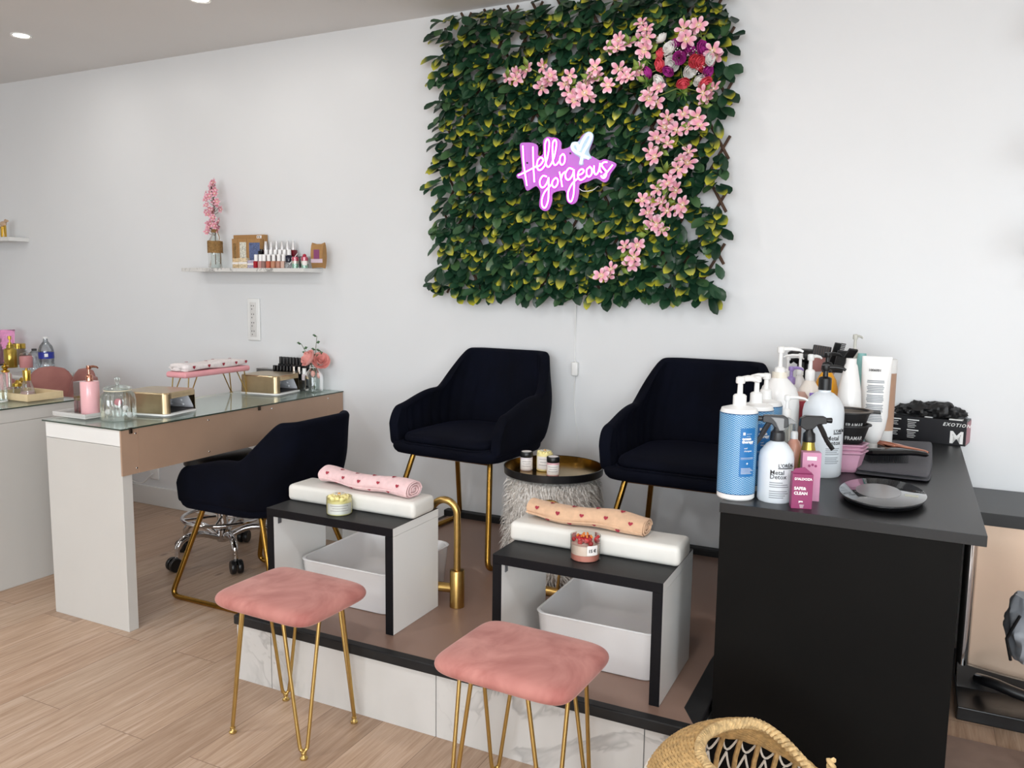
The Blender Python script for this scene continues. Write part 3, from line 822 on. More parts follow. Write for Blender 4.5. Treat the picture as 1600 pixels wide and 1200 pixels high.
CEN = wallpt(920, 240, .06); stm = MB()
for me, L, lb in ((RW, [(850, 145), (880, 182), (840, 297), (955, 265), (988, 300), (1028, 220), (890, 237)], 'white rose'), (RC, [(845, 205), (845, 242), (988, 232), (1003, 243), (930, 310), (968, 228), (1010, 312)], 'coral red rose'), (RM, [(905, 163), (915, 217), (875, 265), (800, 272), (952, 187), (1000, 182), (1020, 268)], 'magenta rose')):
    for i, (x, z) in enumerate(L):
        P = wallpt(x, z, .135+.012*(i % 3)); d = (P-CEN); d = Vector((d.x*2.2, -.12, d.z*2.2-.03)); o = put(me, 'rose', P, bq, d, rb.uniform(.8, 1.05)); o['label'] = lb
        stm.tube([CEN, CEN.lerp(P, .6)+Vector((0, -.01, 0)), P+Vector((0, .012, 0))], .002, 5)
stm.build('stem', M_stem, bq)
bb = MB()
for x, z in ((960, 200), (990, 265), (905, 190), (870, 220)):
    c = wallpt(x, z, .15)
    for _ in range(16): bb.ball(c+Vector((rb.uniform(-.02, .02), rb.uniform(-.01, .02), rb.uniform(-.02, .02))), .0026, 6, 4)
prop(bb.build('baby_breath', M_wr, bq), kind='stuff')
fr = MB()
for x, z in ((790, 225), (800, 312), (930, 350), (960, 215)):
    c = wallpt(x, z, .13)
    for _ in range(38):
        d = Vector((rb.uniform(-1, 1), rb.uniform(-.9, .1), rb.uniform(-1, 1))).normalized()*rb.uniform(.018, .04); s = d.orthogonal().normalized()*.0016
        fr.geo([c, c+d*.6+s, c+d, c+d*.6-s], [(0, 1, 2, 3)])
prop(fr.build('fern', mat('fern_green', '#5f8a3c', .6, var=.2), bq, recalc=False), kind='stuff')

# ------------------------------------------------------------ neon sign
NY = WY-.175
def np_(x, z, off=0): return PY(780+x/7.273, 190+z/7.273, NY-off)
sign = thing('neon_sign', 'glowing pink neon sign reading Hello gorgeous with white heart on leaf panel', 'neon sign', (0, 0, 0))
def emat(name, col, ecol, es):
    n = NT(name); n.set(Roughness=.3); n.b.inputs['Base Color'].default_value = lin(col); n.b.inputs['Emission Color'].default_value = lin(ecol); n.b.inputs['Emission Strength'].default_value = es
    return n.m
M_plate = emat('lit_pink_acrylic', '#9a5ca4', '#cf6cdc', .44)
M_halo = emat('pink_neon_jacket', '#8a248c', '#e840ea', .82)
M_core = emat('pink_neon_core', '#ffffff', '#ffe4fd', 1.5)
M_hj = emat('white_neon_jacket', '#cfe0ee', '#c2d4e6', .55)
M_hc = emat('white_neon_core', '#ffffff', '#f2f8ff', 1.15)
outline = [(235, 265), (265, 240), (300, 238), (370, 240), (425, 262), (440, 300), (440, 385), (495, 370), (497, 230), (520, 190), (555, 172), (590, 180), (625, 180), (670, 195), (705, 240), (705, 310), (770, 300), (805, 280), (830, 240), (890, 230), (950, 150), (1020, 115), (1065, 145), (1062, 220), (1010, 370), (1060, 395), (1140, 440), (1190, 425), (1245, 440), (1310, 465), (1328, 500), (1265, 590), (1240, 660), (1190, 690), (1100, 645), (1010, 680), (912, 715), (905, 800), (880, 905), (820, 940), (768, 895), (748, 785), (610, 812), (600, 900), (565, 995), (510, 1015), (455, 960), (468, 810), (440, 750), (405, 735), (320, 785), (290, 735), (265, 650), (212, 645), (198, 605), (258, 555), (245, 400)]
sp2 = smoothpath([np_(x, z) for x, z in outline], 3, closed=True)
m = MB(); n_ = len(sp2)
m.prism([(p.x, p.z) for p in sp2], 'y', NY, NY+.005)
m.build('acrylic_plate', M_plate, sign, smooth=False)
pins = MB()
for x, z in ((320, 470), (810, 362), (600, 700), (1180, 560)):
    p = np_(x, z); pins.lathe([(.004, -.003), (.004, .11)], 10, M=Matrix.Translation(p) @ Matrix.Rotation(-PI/2, 4, 'X'))
pins.build('standoff', M_blackp, sign)
PINKS = {'letter_H': [[(268, 275), (280, 490), (315, 730)], [(215, 612), (300, 572), (400, 520), (440, 498)], [(384, 285), (388, 480), (400, 690)]],
 'letter_e': [[(420, 520), (470, 490), (500, 440), (475, 408), (440, 440), (428, 500), (445, 548), (480, 545), (515, 505)]],
 'letter_l': [[(515, 505), (545, 420), (565, 310), (567, 225), (545, 202), (522, 255), (522, 390), (535, 490), (562, 515), (595, 475)]],
 'letter_l.': [[(595, 475), (625, 400), (645, 300), (650, 235), (632, 207), (608, 250), (606, 380), (618, 475), (645, 492), (690, 440)]],
 'letter_o': [[(722, 368), (695, 400), (690, 460), (710, 492), (738, 470), (748, 420), (738, 378), (720, 368)]],
 'letter_g': [[(540, 625), (495, 618), (460, 680), (475, 742), (510, 742), (545, 690), (562, 635)], [(562, 635), (562, 780), (555, 900), (523, 978), (490, 960), (485, 885), (520, 795), (595, 715)]],
 'letter_o.': [[(627, 650), (604, 685), (605, 730), (632, 748), (662, 710), (667, 665), (645, 640), (627, 650)]],
 'letter_r': [[(684, 570), (700, 640), (716, 742)], [(703, 650), (722, 595), (755, 567)]],
 'letter_g.': [[(838, 542), (795, 530), (757, 580), (757, 640), (790, 662), (832, 610), (850, 545)], [(850, 545), (852, 680), (846, 820), (820, 905), (788, 892), (782, 805), (830, 705), (900, 640)]],
 'letter_e.': [[(890, 612), (940, 592), (962, 560), (942, 540), (907, 562), (893, 622), (922, 664), (968, 642), (995, 605)]],
 'letter_o..': [[(1022, 518), (995, 548), (995, 602), (1020, 627), (1052, 592), (1052, 542), (1032, 515), (1022, 518)]],
 'letter_u': [[(1078, 500), (1078, 565), (1095, 602), (1122, 580), (1140, 525), (1146, 472)], [(1146, 472), (1142, 545), (1165, 580)]],
 'letter_s': [[(1228, 460), (1190, 462), (1165, 492), (1188, 532), (1218, 572), (1210, 622), (1182, 642), (1155, 615)], [(1182, 615), (1225, 575), (1290, 490)]]}
def neon(name, strokes, mj, mc):
    a = MB(); b = MB()
    for s_ in strokes:
        a.tube(smoothpath([np_(x, z, .004) for x, z in s_], 6), .0074, 8)
        b.tube(smoothpath([np_(x, z, .0105) for x, z in s_], 6), .0036, 8)
    o = a.build(name, mj, sign); b.build('glowing_core', mc, o); return o
for k_, v_ in PINKS.items(): neon(k_.rstrip('.').lower(), v_, M_halo, M_core)
neon('heart', [[(1022, 418), (940, 380), (852, 332), (828, 282), (850, 252), (885, 258), (905, 330)], [(905, 330), (950, 222), (1000, 150), (1040, 152), (1040, 195), (1000, 275), (955, 355), (925, 482)]], M_hj, M_hc)
hp = [(815, 270), (835, 232), (890, 228), (925, 200), (975, 135), (1025, 112), (1068, 145), (1062, 215), (1020, 330), (1035, 380), (1050, 420), (960, 430), (955, 490), (905, 490), (915, 410), (850, 365)]
h2 = smoothpath([np_(x, z, .0035) for x, z in hp], 3, closed=True)
MB().prism([(p.x, p.z) for p in h2], 'y', NY-.0035, NY-.0005).build('heart_plate', emat('lit_clear_acrylic', '#a9bccb', '#9fb6c8', .22), sign, smooth=False)
wire = MB().tube(smoothpath([np_(905, 760, -.004), np_(960, 790, -.01), np_(1060, 780, -.01), np_(1130, 735, -.06), np_(1160, 800, -.15)], 8), .0016, 6)
wire.build('wire', M_whitep, sign)
cab = MB().tube(smoothpath([PY(899, 470, WY-.03), PY(899, 520, WY-.005), PY(898, 556, WY-.004), PY(899, 566, WY-.012)], 6), .0028, 8).tube(smoothpath([PY(898, 587, WY-.012), PY(897, 620, WY-.004), PY(899, 650, WY-.004), PY(902, 690, WY-.004), PY(900, 740, WY-.004), PY(898, 800, WY-.004)], 6), .0022, 8)
t = thing('dimmer_cable', 'thin white cable with small white dimmer box below the leaf panel', 'cable', (0, 0, 0))
cab.build('cable', M_whitep, t)
c = PY(900, 576, WY); MB().rbox((c.x, WY-.012, c.z), (.03, .022, .062), .005).build('dimmer_box', M_whitep, t)
# ============================================================ LEFT SIDE
M_heart = mat('red_heart_print', '#9c2b3c', .8)
def terry(name, hexc):
    n = NT(name); v = n.coord(); c = lin(hexc)
    n.l(n.ramp(n.noise(v, 60, 4), [(.3, [x*.9 for x in c[:3]]), (.7, [min(1, x*1.05) for x in c[:3]])]), n.b.inputs['Base Color']); n.set(Roughness=.95)
    n.b.inputs['Sheen Weight'].default_value = .15
    n.bump(n.noise(v, 700, 3), .5, .002); return n.m
M_tw = terry('white_towel', '#efe6e4'); M_tp = terry('pink_towel', '#ecc9c9'); M_tt = terry('tan_towel', '#d9b291')
HEART = [(0, -1), (.55, -.45), (.95, .1), (.9, .6), (.5, .85), (.12, .68), (0, .4), (-.12, .68), (-.5, .85), (-.9, .6), (-.95, .1), (-.55, -.45)]
def pump(mb, z, r, hgt=.075, noz=.045, a=0.0, collar=.02, c=(0, 0)):
    """screw collar, stem and head with a spout pointing along heading a (local)"""
    x, y = c
    mb.lathe([(r, z), (r, z+collar), (r*.8, z+collar+.004), (r*.42, z+collar+.006), (r*.38, z+hgt*.78)], 18, c=(x, y, 0))
    mb.lathe([(r*.62, z+hgt*.76), (r*.7, z+hgt*.8), (r*.66, z+hgt*.97), (r*.4, z+hgt)], 16, c=(x, y, 0))
    d = Vector((math.cos(a), math.sin(a), 0))
    b = Vector((x, y, z+hgt*.9))
    mb.tube([b, b+d*noz*.5+Vector((0, 0, .001)), b+d*noz*.85-Vector((0, 0, .002)), b+d*noz-Vector((0, 0, .007))], [r*.42, r*.36, r*.28, r*.22], 10)
    return mb

# --- front desk: marble tray, pink pump, brush holder, ribbed jar
A, B, C = PZ(97, 650, DZ), PZ(133, 656, DZ), PZ(167, 643, DZ)
t = thing('marble_tray', 'small white marble tray under pink pump bottle on glass desk top', 'tray', (0, 0, 0))
tx0, tx1, ty0, ty1 = B.x-.20, B.x, B.y, B.y+.13
MB().rbox(((tx0+tx1)/2, (ty0+ty1)/2, DZ+.0045), (tx1-tx0, ty1-ty0, .008), .002).build('base', M_marble, t)
m = MB()
for a_, b_ in (((tx0, ty0), (tx1, ty0+.008)), ((tx0, ty1-.008), (tx1, ty1)), ((tx0, ty0+.0081), (tx0+.008, ty1-.0081)), ((tx1-.008, ty0+.0081), (tx1, ty1-.0081))):
    m.bb((a_[0], a_[1], DZ+.0086), (b_[0], b_[1], DZ+.02))
m.build('rim', M_marble, t, smooth=False, bevel=.001)
M_pinkg = mat('glossy_pink_ceramic', '#eab4b8', .15, var=.02)
Pc = Vector((B.x-.042, B.y+.058, DZ+.0088))
t = thing('soap_dispenser', 'pink cylindrical pump bottle with rose gold pump on white marble tray', 'pump bottle', Pc, ang(Pc))
MB().lathe([(.034, 0), (.036, .003), (.036, .135), (.034, .139), (.014, .141)], 32).build('bottle', M_pinkg, t)
pump(MB(), .141, .014, .062, .036, PI/2+.35).build('pump', M_rosegold, t)
Pc = Vector((B.x-.115, B.y+.078, DZ+.0088))
t = thing('brush_holder', 'clear acrylic cosmetics holder behind pink pump bottle on marble tray', 'holder', Pc, .1)
MB().box((0, 0, .066), (.055, .04, .13)).build('case', M_acryl, t, smooth=False)
for i, (x, col, h) in enumerate(((-.014, '#8a4a4e', .05), (.012, '#c7a24a', .062))):
    MB().lathe([(.009, .002), (.009, h)], 14, c=(x, 0, 0)).build('lipstick', mat('tube%d' % i, col, .25, .4 if i else 0), t)
C0, r0 = foot(161, 211, 660, DZ)
M_rglass = glass('ribbed_glass', '#f0f5f3', dens=.04, rough=.08, k=.55)
t = thing('glass_jar', 'ribbed clear glass jar with lid on glass desk corner', 'jar', C0)
m = MB(); r = r0
prof = [(r*.86, 0), (r*.97, .004), (r, .012), (r, .085), (r*.93, .105), (r*.74, .118), (r*.74, .124)]
ringsR = []
for rr_, z in prof:
    ringsR.append([Vector((rr_*(1+(.03 if .004 < z < .11 else 0)*math.cos(24*2*PI*i/96))*math.cos(2*PI*i/96), rr_*(1+(.03 if .004 < z < .11 else 0)*math.cos(24*2*PI*i/96))*math.sin(2*PI*i/96), z)) for i in range(96)])
m.rings(ringsR, cap=False); m.lathe([(.001, .004), (r*.86, .0041)], 32, cap0=False, cap1=False)
m.build('jar', M_rglass, t)
MB().lathe([(r*.75, .124), (r*.84, .126), (r*.84, .131), (r*.6, .138), (r*.12, .142), (r*.10, .15), (r*.17, .158), (r*.15, .172), (.001, .175)], 32, cap1=False).build('lid', M_rglass, t)
MB().tube([(r*.78*math.cos(2*PI*i/24), r*.78*math.sin(2*PI*i/24), .1215) for i in range(24)], .0022, 6, closed=True).tube(smoothpath([(r*.78*math.cos(2.6), r*.78*math.sin(2.6), .1215), (r*.98*math.cos(2.7), r*.98*math.sin(2.7), .116), (r*1.03*math.cos(2.8), r*1.03*math.sin(2.8), .104)], 5), .0018, 6).build('seal_ring', mat('cream_seal', '#e6dcc4', .5), t)
m = MB(); rnd = random.Random(2)
for i in range(4): m.ball((rnd.uniform(-.5, .5)*r, rnd.uniform(-.5, .5)*r, .02+.014*i), .012, 10, 6)
m.build('cotton_balls', mat('cotton', '#f3efee', .9), t)
t2 = MB().ball((r*.25, -r*.2, .075), .015, 10, 6).build('pink_cotton', mat('pink_cotton', '#d98b94', .9), t)

# --- nail lamps
M_lampg = mat('brushed_champagne_metal', '#b7a382', .3, .9, var=.05, vs=30)
M_refl = mat('white_reflector', '#dfe0e6', .25); M_dark = mat('dark_tray', '#3c3838', .6)
M_led = mat('led_dot', '#f4f4f8', .2)
def nail_lamp(loc, rz, label):
    t = thing('nail_lamp', label, 'nail lamp', loc, rz, 'champagne coloured nail lamps')
    a, b, h = .118, .102, .096                                     # half sizes; mouth looks along +x
    def arc(cx, cy, r, a0): return [(cx+r*math.cos(math.radians(a0+i*15)), cy+r*math.sin(math.radians(a0+i*15))) for i in range(7)]
    ring = arc(a-.03, b-.03, .03, 0)+arc(-a+.04, b-.04, .04, 90)+arc(-a+.04, -b+.04, .04, 180)+arc(a-.03, -b+.03, .03, 270)
    def scl(k, z): return [Vector((x*k, y*k, z)) for x, y in ring]
    # skirt around three sides, open at the mouth
    n_ = len(ring); m = MB()
    for i in range(n_):
        p, q = ring[i], ring[(i+1) % n_]
        mid = (p[0]+q[0])/2
        z0 = .0085
        if mid > a-.002: z0 = h*.74                                  # lintel above the mouth
        m.geo([(p[0], p[1], z0), (q[0], q[1], z0), (q[0]*.985, q[1]*.985, h-.006), (p[0]*.985, p[1]*.985, h-.006)], [(0, 1, 2, 3)])
        m.geo([(p[0]*.95, p[1]*.95, z0), (q[0]*.95, q[1]*.95, z0), (q[0]*.94, q[1]*.94, h-.008), (p[0]*.94, p[1]*.94, h-.008)], [(3, 2, 1, 0)])
        m.geo([(p[0], p[1], z0), (q[0], q[1], z0), (q[0]*.95, q[1]*.95, z0), (p[0]*.95, p[1]*.95, z0)], [(3, 2, 1, 0)])
    m.rings([scl(.985, h-.006), scl(.965, h-.001), scl(.93, h)], cap=False)
    m.geo(scl(.93, h), [tuple(range(n_))])
    m.build('housing', M_lampg, t)
    MB().rings([scl(1.03, .0005), scl(1.03, .006), scl(1.0, .008)]).build('base_plate', M_whitep, t)
    MB().box((.002, 0, .0095), (.205, .19, .002)).build('hand_tray', M_dark, t, smooth=False)
    m = MB()
    m.geo([(a*.9, -b*.86, .012), (a*.9, -b*.5, h*.72), (-a*.8, -b*.35, h*.72), (-a*.8, -b*.86, .012)], [(0, 1, 2, 3)])
    m.geo([(a*.9, b*.86, .012), (a*.9, b*.5, h*.72), (-a*.8, b*.35, h*.72), (-a*.8, b*.86, .012)], [(0, 1, 2, 3)])
    m.geo([(a*.9, -b*.5, h*.72), (a*.9, b*.5, h*.72), (-a*.8, b*.35, h*.72), (-a*.8, -b*.35, h*.72)], [(0, 1, 2, 3)])
    m.geo([(-a*.8, -b*.86, .012), (-a*.8, b*.86, .012), (-a*.8, b*.35, h*.72), (-a*.8, -b*.35, h*.72)], [(0, 1, 2, 3)])
    m.build('reflector', M_refl, t, smooth=False, recalc=False)
    m = MB()
    for x in (.06, .0, -.05):
        for s in (-1, 1):
            for q in (.25, .6): m.ball((x, s*b*(.86-.36*q)*.96, .012+(h*.72-.012)*q), .007, 8, 6, (1, .5, 1))
    m.build('led', M_led, t)
    MB().tube([(a*.985, -b*.62, h*.84), (a*.985, b*.62, h*.84)], .002, 6).build('lip', M_lampg, t)
    return t
nail_lamp((-2.868, 2.424, DZ), math.radians(11), 'champagne metal nail lamp in front, beside the ribbed glass jar')
nail_lamp((-2.925, 3.155, DZ), math.radians(7), 'champagne metal nail lamp at far end, before the black polish bottles')

# --- arm rest stand and towel
Fp = PZ(392, 617, DZ); zp = zat(Fp, 581)
q1, q2, q0 = PZ(290, 592, zp), PZ(392, 579, zp), PZ(251, 588, zp)
ux = (q2-q1); L_ = ux.length; ux.normalize(); uy = Vector((-ux.y, ux.x, 0)); Wd = .125
c_ = q1+ux*(L_/2)+uy*(Wd/2)
t = thing('arm_rest', 'pink padded arm rest on gold hairpin legs standing on glass desk', 'arm rest', (c_.x, c_.y, DZ), math.atan2(ux.y, ux.x))
MB().rbox((0, 0, zp-DZ+.014), (L_, Wd, .028), .012, 4).build('pad', mat('pink_leatherette', '#eaa3a9', .35), t)
for sx in (-1, 1):
    for sy in (-1, 1):
        e = Vector((sx*(L_/2-.02), sy*(Wd/2-.012), .006)); a = Vector((sx*(L_/2-.02)-sx*.012, sy*(Wd/2-.014), zp-DZ)); b = a+Vector((-sx*.05, 0, 0))
        l = MB().tube([a, e+Vector((0, 0, .002)), e, e+Vector((-sx*.004, 0, .002)), b], .0028, 8).build('hairpin_leg', M_brass, t)
        MB().lathe([(.006, 0), (.008, .001), (.008, .004), (.004, .006)], 12, c=(e.x, e.y, 0)).build('foot', M_brass, l)
def folded_towel(name, loc, rz, L, W, h, m_, label, hearts, group=None):
    """flat folded towel: stacked rounded layers with a visible fold at the left end"""
    t = thing(name, label, 'towel', loc, rz, group)
    def sec(x, k):
        wv = .004*math.sin(x*23); P = []
        for i in range(28):
            a = 2*PI*i/28; c, s = math.cos(a), math.sin(a)
            P.append(Vector((x+.006*math.sin(i*1.7), W/2*k*math.copysign(abs(c)**.45, c), h/2+(h/2+wv)*k**.3*math.copysign(abs(s)**.6, s)*(1 if s > 0 else 1))))
        for p in P: p.z = max(.0004, p.z)
        return P
    n = 16
    MB().rings([sec(-L/2+L*i/n, .86 if i in (0, n) else 1-.03*(i % 3 == 0)) for i in range(n+1)]).build('cloth', m_, t, subsurf=1)
    f = MB(); pts = []
    for i in range(36):
        a = i/35*2*PI*1.6; rr_ = .012-.0045*i/35
        pts.append((-L/2-.003, (rr_*3.2)*math.cos(a), h/2+rr_*1.1*math.sin(a)))
    f.tube(pts, .0022, 6); f.build('fold', m_, t)
    hm = MB()
    for (x, y, top) in hearts:
        s = .0085
        if top: hm.geo([(x+s*p[0], y+s*p[1], h+.0045) for p in HEART], [tuple(range(12))])
        else: hm.geo([(x+s*p[0], -W/2-.0012, h*.55+s*p[1]) for p in HEART], [tuple(range(12))])
    hm.build('heart_print', M_heart, t, smooth=False, solid=.0008)
    return t
folded_towel('folded_towel', (c_.x-.004*ux.x, c_.y, zp+.0285), math.atan2(ux.y, ux.x), L_*.98, Wd*.88, .034, M_tw, 'folded white towel with red hearts on pink arm rest',
    [(L_*q, 0, False) for q in (-.36, -.14, .08, .28, .44)]+[(L_*q, y, True) for q, y in ((-.3, .015), (-.1, -.02), (.1, .02), (.28, -.015))])

# --- rolled towels on the footrests
def rolled(loc, rz, L, r, m_, label, seed):
    t = thing('rolled_towel', label, 'towel', loc, rz, 'rolled heart towels on footrests')
    rnd = random.Random(seed); n = 22; R = []
    def cen(q): return Vector((0, .006*math.sin(q*7+seed), r*.72+.004*math.sin(q*9+seed)))
    for i in range(n+1):
        q = i/n; x = -L/2+L*q; k = 1+.07*math.sin(q*13+seed*2); c = cen(q); ring = []
        for j in range(28):
            a = 2*PI*j/28; rr = r*k*(1+.05*math.sin(2*a+q*5+seed)+.02*math.sin(5*a+q*9))
            ring.append(Vector((x, c.y+rr*1.12*math.cos(a), max(.0006, c.z+rr*.78*math.sin(a)))))
        R.append(ring)
    b = MB(); b.rings(R, cap=False)
    for R_e, sx in ((R[0], -1), (R[-1], 1)):                         # ends: the roll turns inward as a spiral
        c = sum(R_e, Vector())/28
        V = [[p.copy() for p in R_e]]
        for kk in (.9, .72, .55, .38, .2):
            V.append([c+(p-c)*kk+Vector((-sx*(.006 if int(kk*10) % 2 else .0), 0, 0)) for p in R_e])
        b.rings(V if sx < 0 else V, cap=False); b.geo(V[-1], [tuple(range(28))])
    b.build('cloth', m_, t, subsurf=1)
    sp = MB()
    for e, sx in ((R[0], -1), (R[-1], 1)):
        c = sum(e, Vector())/28
        pts = [c+(e[i % 28]-c)*(.96-.72*i/70)+Vector((sx*.001, 0, 0)) for i in range(70)]
        sp.tube(pts, .0024, 6)
    # loose outer edge running along the roll
    sp.tube([Vector((-L/2+L*i/n, cen(i/n).y-r*1.1, cen(i/n).z-r*.25)) for i in range(n+1)], .0028, 6)
    sp.build('hem', m_, t)
    hm = MB(); s = .0075
    for i in range(5):
        for a in (math.radians(155), math.radians(212), math.radians(95)):
            q = (i+.5+(.5 if a < 2 or a > 3.5 else 0))/5
            if q > .95: continue
            c = cen(q); k = 1+.07*math.sin(q*13+seed*2)
            P = []
            for p in HEART:
                aa = a-p[1]*s/r; qq = q+p[0]*s/L; kk = 1+.07*math.sin(qq*13+seed*2); rr = r*kk*(1+.05*math.sin(2*aa+qq*5+seed)+.02*math.sin(5*aa+qq*9))+.0022
                P.append(Vector((-L/2+L*qq, c.y+rr*1.12*math.cos(aa), c.z+rr*.78*math.sin(aa))))
            hm.geo(P, [tuple(range(12))])
    hm.build('heart_print', M_heart, t, smooth=False)
    return t
rolled((-1.66, 2.258, .646), math.radians(-6), .40, .036, M_tp, 'rolled pale pink towel with red hearts on white cushion', 1)
rolled((-.84, 2.238, .640), math.radians(-4), .38, .036, M_tt, 'rolled tan towel with dark hearts on white cushion', 2)

# --- candles on footrests
C1, r1 = foot(511, 550, 807, .585)
t = small_jar('candle', C1, r1, .048, M_cream, 'pale yellow candle with white daisy on left footrest edge', 'candle')
flower_top(t, r1*.95, .05, None, None, M_cream, None); daisy(t, (-.002, 0, .066), .021)
MB().lathe([(r1*1.02, -.0), (r1*1.03, .058)], 28, cap0=False, cap1=False).build('glass', M_glass, t)
C2, r2 = foot(891, 937, 880, .577)
M_rosew = mat('rose_wax', '#dd8f80', .45); M_palew = mat('pale_wax', '#efd9cc', .45)
t = thing('candle', 'red topped candle with 15 € price tag on right footrest edge', 'candle', C2, ang(C2))
MB().lathe([(r2*.94, .002), (r2*.96, .018), (r2*.96, .0185)], 26).build('lower_wax', M_rosew, t)
MB().lathe([(r2*.96, .019), (r2*.96, .046)], 26).build('upper_wax', M_palew, t)
MB().lathe([(r2*.95, 0), (r2*1.02, .002), (r2*1.04, .069)], 30, cap1=False).build('glass', M_glass, t)
m = MB(); rnd = random.Random(9)
for i in range(34):
    a = rnd.uniform(0, 2*PI); q = r2*.85*math.sqrt(rnd.random()); m.ball((q*math.cos(a), q*math.sin(a), .05+rnd.uniform(0, .014)), rnd.uniform(.005, .008), 8, 5)
m.build('red_petals', mat('red_wax_petals', '#b92f36', .5, var=.3, vs=80), t)
m = MB()
for i in range(16):
    a = rnd.uniform(0, 2*PI); q = r2*.6*math.sqrt(rnd.random()); m.ball((q*math.cos(a), q*math.sin(a), .066+rnd.uniform(0, .006)), .0045, 8, 5, (1.6, .7, .6))
m.build('orange_petals', mat('orange_wax_petals', '#e98a3c', .5), t)
m = MB(); rr = r2*1.045
m.geo([(rr*math.cos(a), rr*math.sin(a), z) for a in [.12+.75*i/8 for i in range(9)] for z in (.022, .05)], [(2*i, 2*i+2, 2*i+3, 2*i+1) for i in range(8)])
lb = m.build('price_tag', M_label, t)
m = MB(); text_wrap(m, '15 €', .0125, rr+.0004, .031, .2, bold=.0004); m.build('lettering', M_ink, lb, smooth=False)

# --- black polish bottles, vase at the desk's far end
M_bglass = mat('black_gloss', '#0d0d10', .12)
def polish(parent_loc, label, group, capm, bodym, cap=(.0085, .036), body=(.0105, .032), rz=0, neck=True, cone=False):
    t = thing('nail_polish', label, 'nail polish', parent_loc, rz, group)
    w, h = body; MB().rbox((0, 0, h/2), (2*w, 2*w, h), .003, 2).build('bottle', bodym, t)
    cr, chh = cap
    MB().lathe([(cr, h+.0005), (cr, h+chh*.3), (cr*(.55 if cone else .97), h+chh), (cr*(.4 if cone else .9), h+chh+.0006)], 14).build('cap', capm, t)
    return t
t = thing('polish_riser', 'clear two-step riser holding black polish bottles by the wall', 'riser', (0, 0, 0))
y0 = 3.268
MB().bb((-3.16, y0, DZ+.0005), (-2.812, y0+.04, DZ+.054)).build('step', M_acryl, t, smooth=False)
MB().bb((-3.16, y0+.0405, DZ+.0005), (-2.812, y0+.085, DZ+.097)).build('step', M_acryl, t, smooth=False)
first = None
for i in range(10):
    x = PY(438.5+5.05*i, 570, y0+.06).x
    if first is None: first = polish((x, y0+.062, DZ+.0972), 'black capped nail polish bottle in back row on clear riser at desk end', 'black polish bottles in the back row', M_bglass, M_bglass)
    else: dup(first, (x, y0+.062, DZ+.0972))
f2 = None
for i in range(6):
    x = PY(429+5.0*i, 578, y0+.02).x
    if f2 is None: f2 = dup(first, (x, y0+.02, DZ+.0542), label='black capped nail polish bottle in front row on clear riser at desk end', group='black polish bottles in the front row')
    else: dup(f2, (x, y0+.02, DZ+.0542))
M_silver = mat('silver_cap', '#d9d2cc', .15, 1)
s0 = None
for px in (459.5, 467.5):
    x = PY(px, 578, y0+.02).x
    if s0 is None: s0 = polish((x, y0+.02, DZ+.0542), 'silver capped polish bottle beside white capped one on riser', 'silver capped polish bottles', M_silver, M_bglass)
    else: dup(s0, (x, y0+.02, DZ+.0542))
polish((PY(475.5, 578, y0+.02).x, y0+.02, DZ+.0542), 'white capped polish bottle on riser, left of the rose vase', None, M_whitep, mat('pale_polish', '#d8ccd0', .2), (.0105, .03))
VC = Vector((-2.752, 3.29, DZ))
t = thing('flower_vase', 'clear glass bottle vase with pink roses at far end of desk', 'vase', VC)
MB().lathe([(.001, .003), (.04, .002), (.046, .006), (.047, .075), (.043, .092), (.028, .112), (.0215, .122), (.021, .136), (.024, .139)], 30, cap0=False, cap1=False).build('glass', M_glass, t)
MB().tube([(.022*math.cos(2*PI*i/20), .022*math.sin(2*PI*i/20), .126) for i in range(20)], .002, 6, closed=True).build('string', M_whitep, t)
fl = thing('rose_bunch', 'two pink roses with eucalyptus sprigs in clear vase on desk', 'flowers', VC)
M_prose = mat('salmon_rose', '#ffb6ae', .6, var=.08, vs=60); PR = rose_mesh('rose', M_prose, .043)
vd = Vector((CR.x, CR.y, 0)).normalized()
heads = [(vd*-.013+Vector((0, -.02, .172)), (-.5, -.75, .55)), (vd*.036+Vector((0, 0, .158)), (.55, -.5, .45))]
st = MB()
for P, d in heads:
    put(PR, 'rose', P, fl, d, .92); st.tube(smoothpath([(0, .004, .012), (.004, 0, .09), (P.x*.6, P.y*.5, .13), P], 5), .002, 6)
M_euc = mat('eucalyptus_green', '#4c6b4a', .6, var=.15, vs=60)
lf = MB()
for tip, n_ in ((vd*-.062+Vector((0, 0, .245)), 6), (vd*.012+Vector((0, .01, .285)), 5), (vd*.03+Vector((0, .01, .21)), 3)):
    pp = smoothpath([(0, 0, .05), (tip.x*.2, tip.y*.3, .15), tip], 8); st.tube(pp, .0014, 6)
    for k in range(n_):
        c = pp[len(pp)-1-k*2]; s = 1 if k % 2 else -1
        d = (vd*s+Vector((0, -.3, .35))).normalized(); L = .024; sd = Vector((0, -.4, .9)).normalized()
        lf.geo([c, c+d*L*.5+sd*L*.36, c+d*L, c+d*L*.5-sd*L*.36], [(0, 1, 2, 3)])
lf.build('eucalyptus_leaves', M_euc, fl, solid=.0008, recalc=False); st.build('stem', mat('dark_stem', '#4d5a33', .6), fl)
pt = MB()
for dx, z in ((-.004, .092), (.026, .085)):
    pt.ball((vd*dx).to_tuple()[:2]+(z,), .012, 10, 6, (1, 1, 1.5))
pt.build('petals_in_water', M_prose, fl)

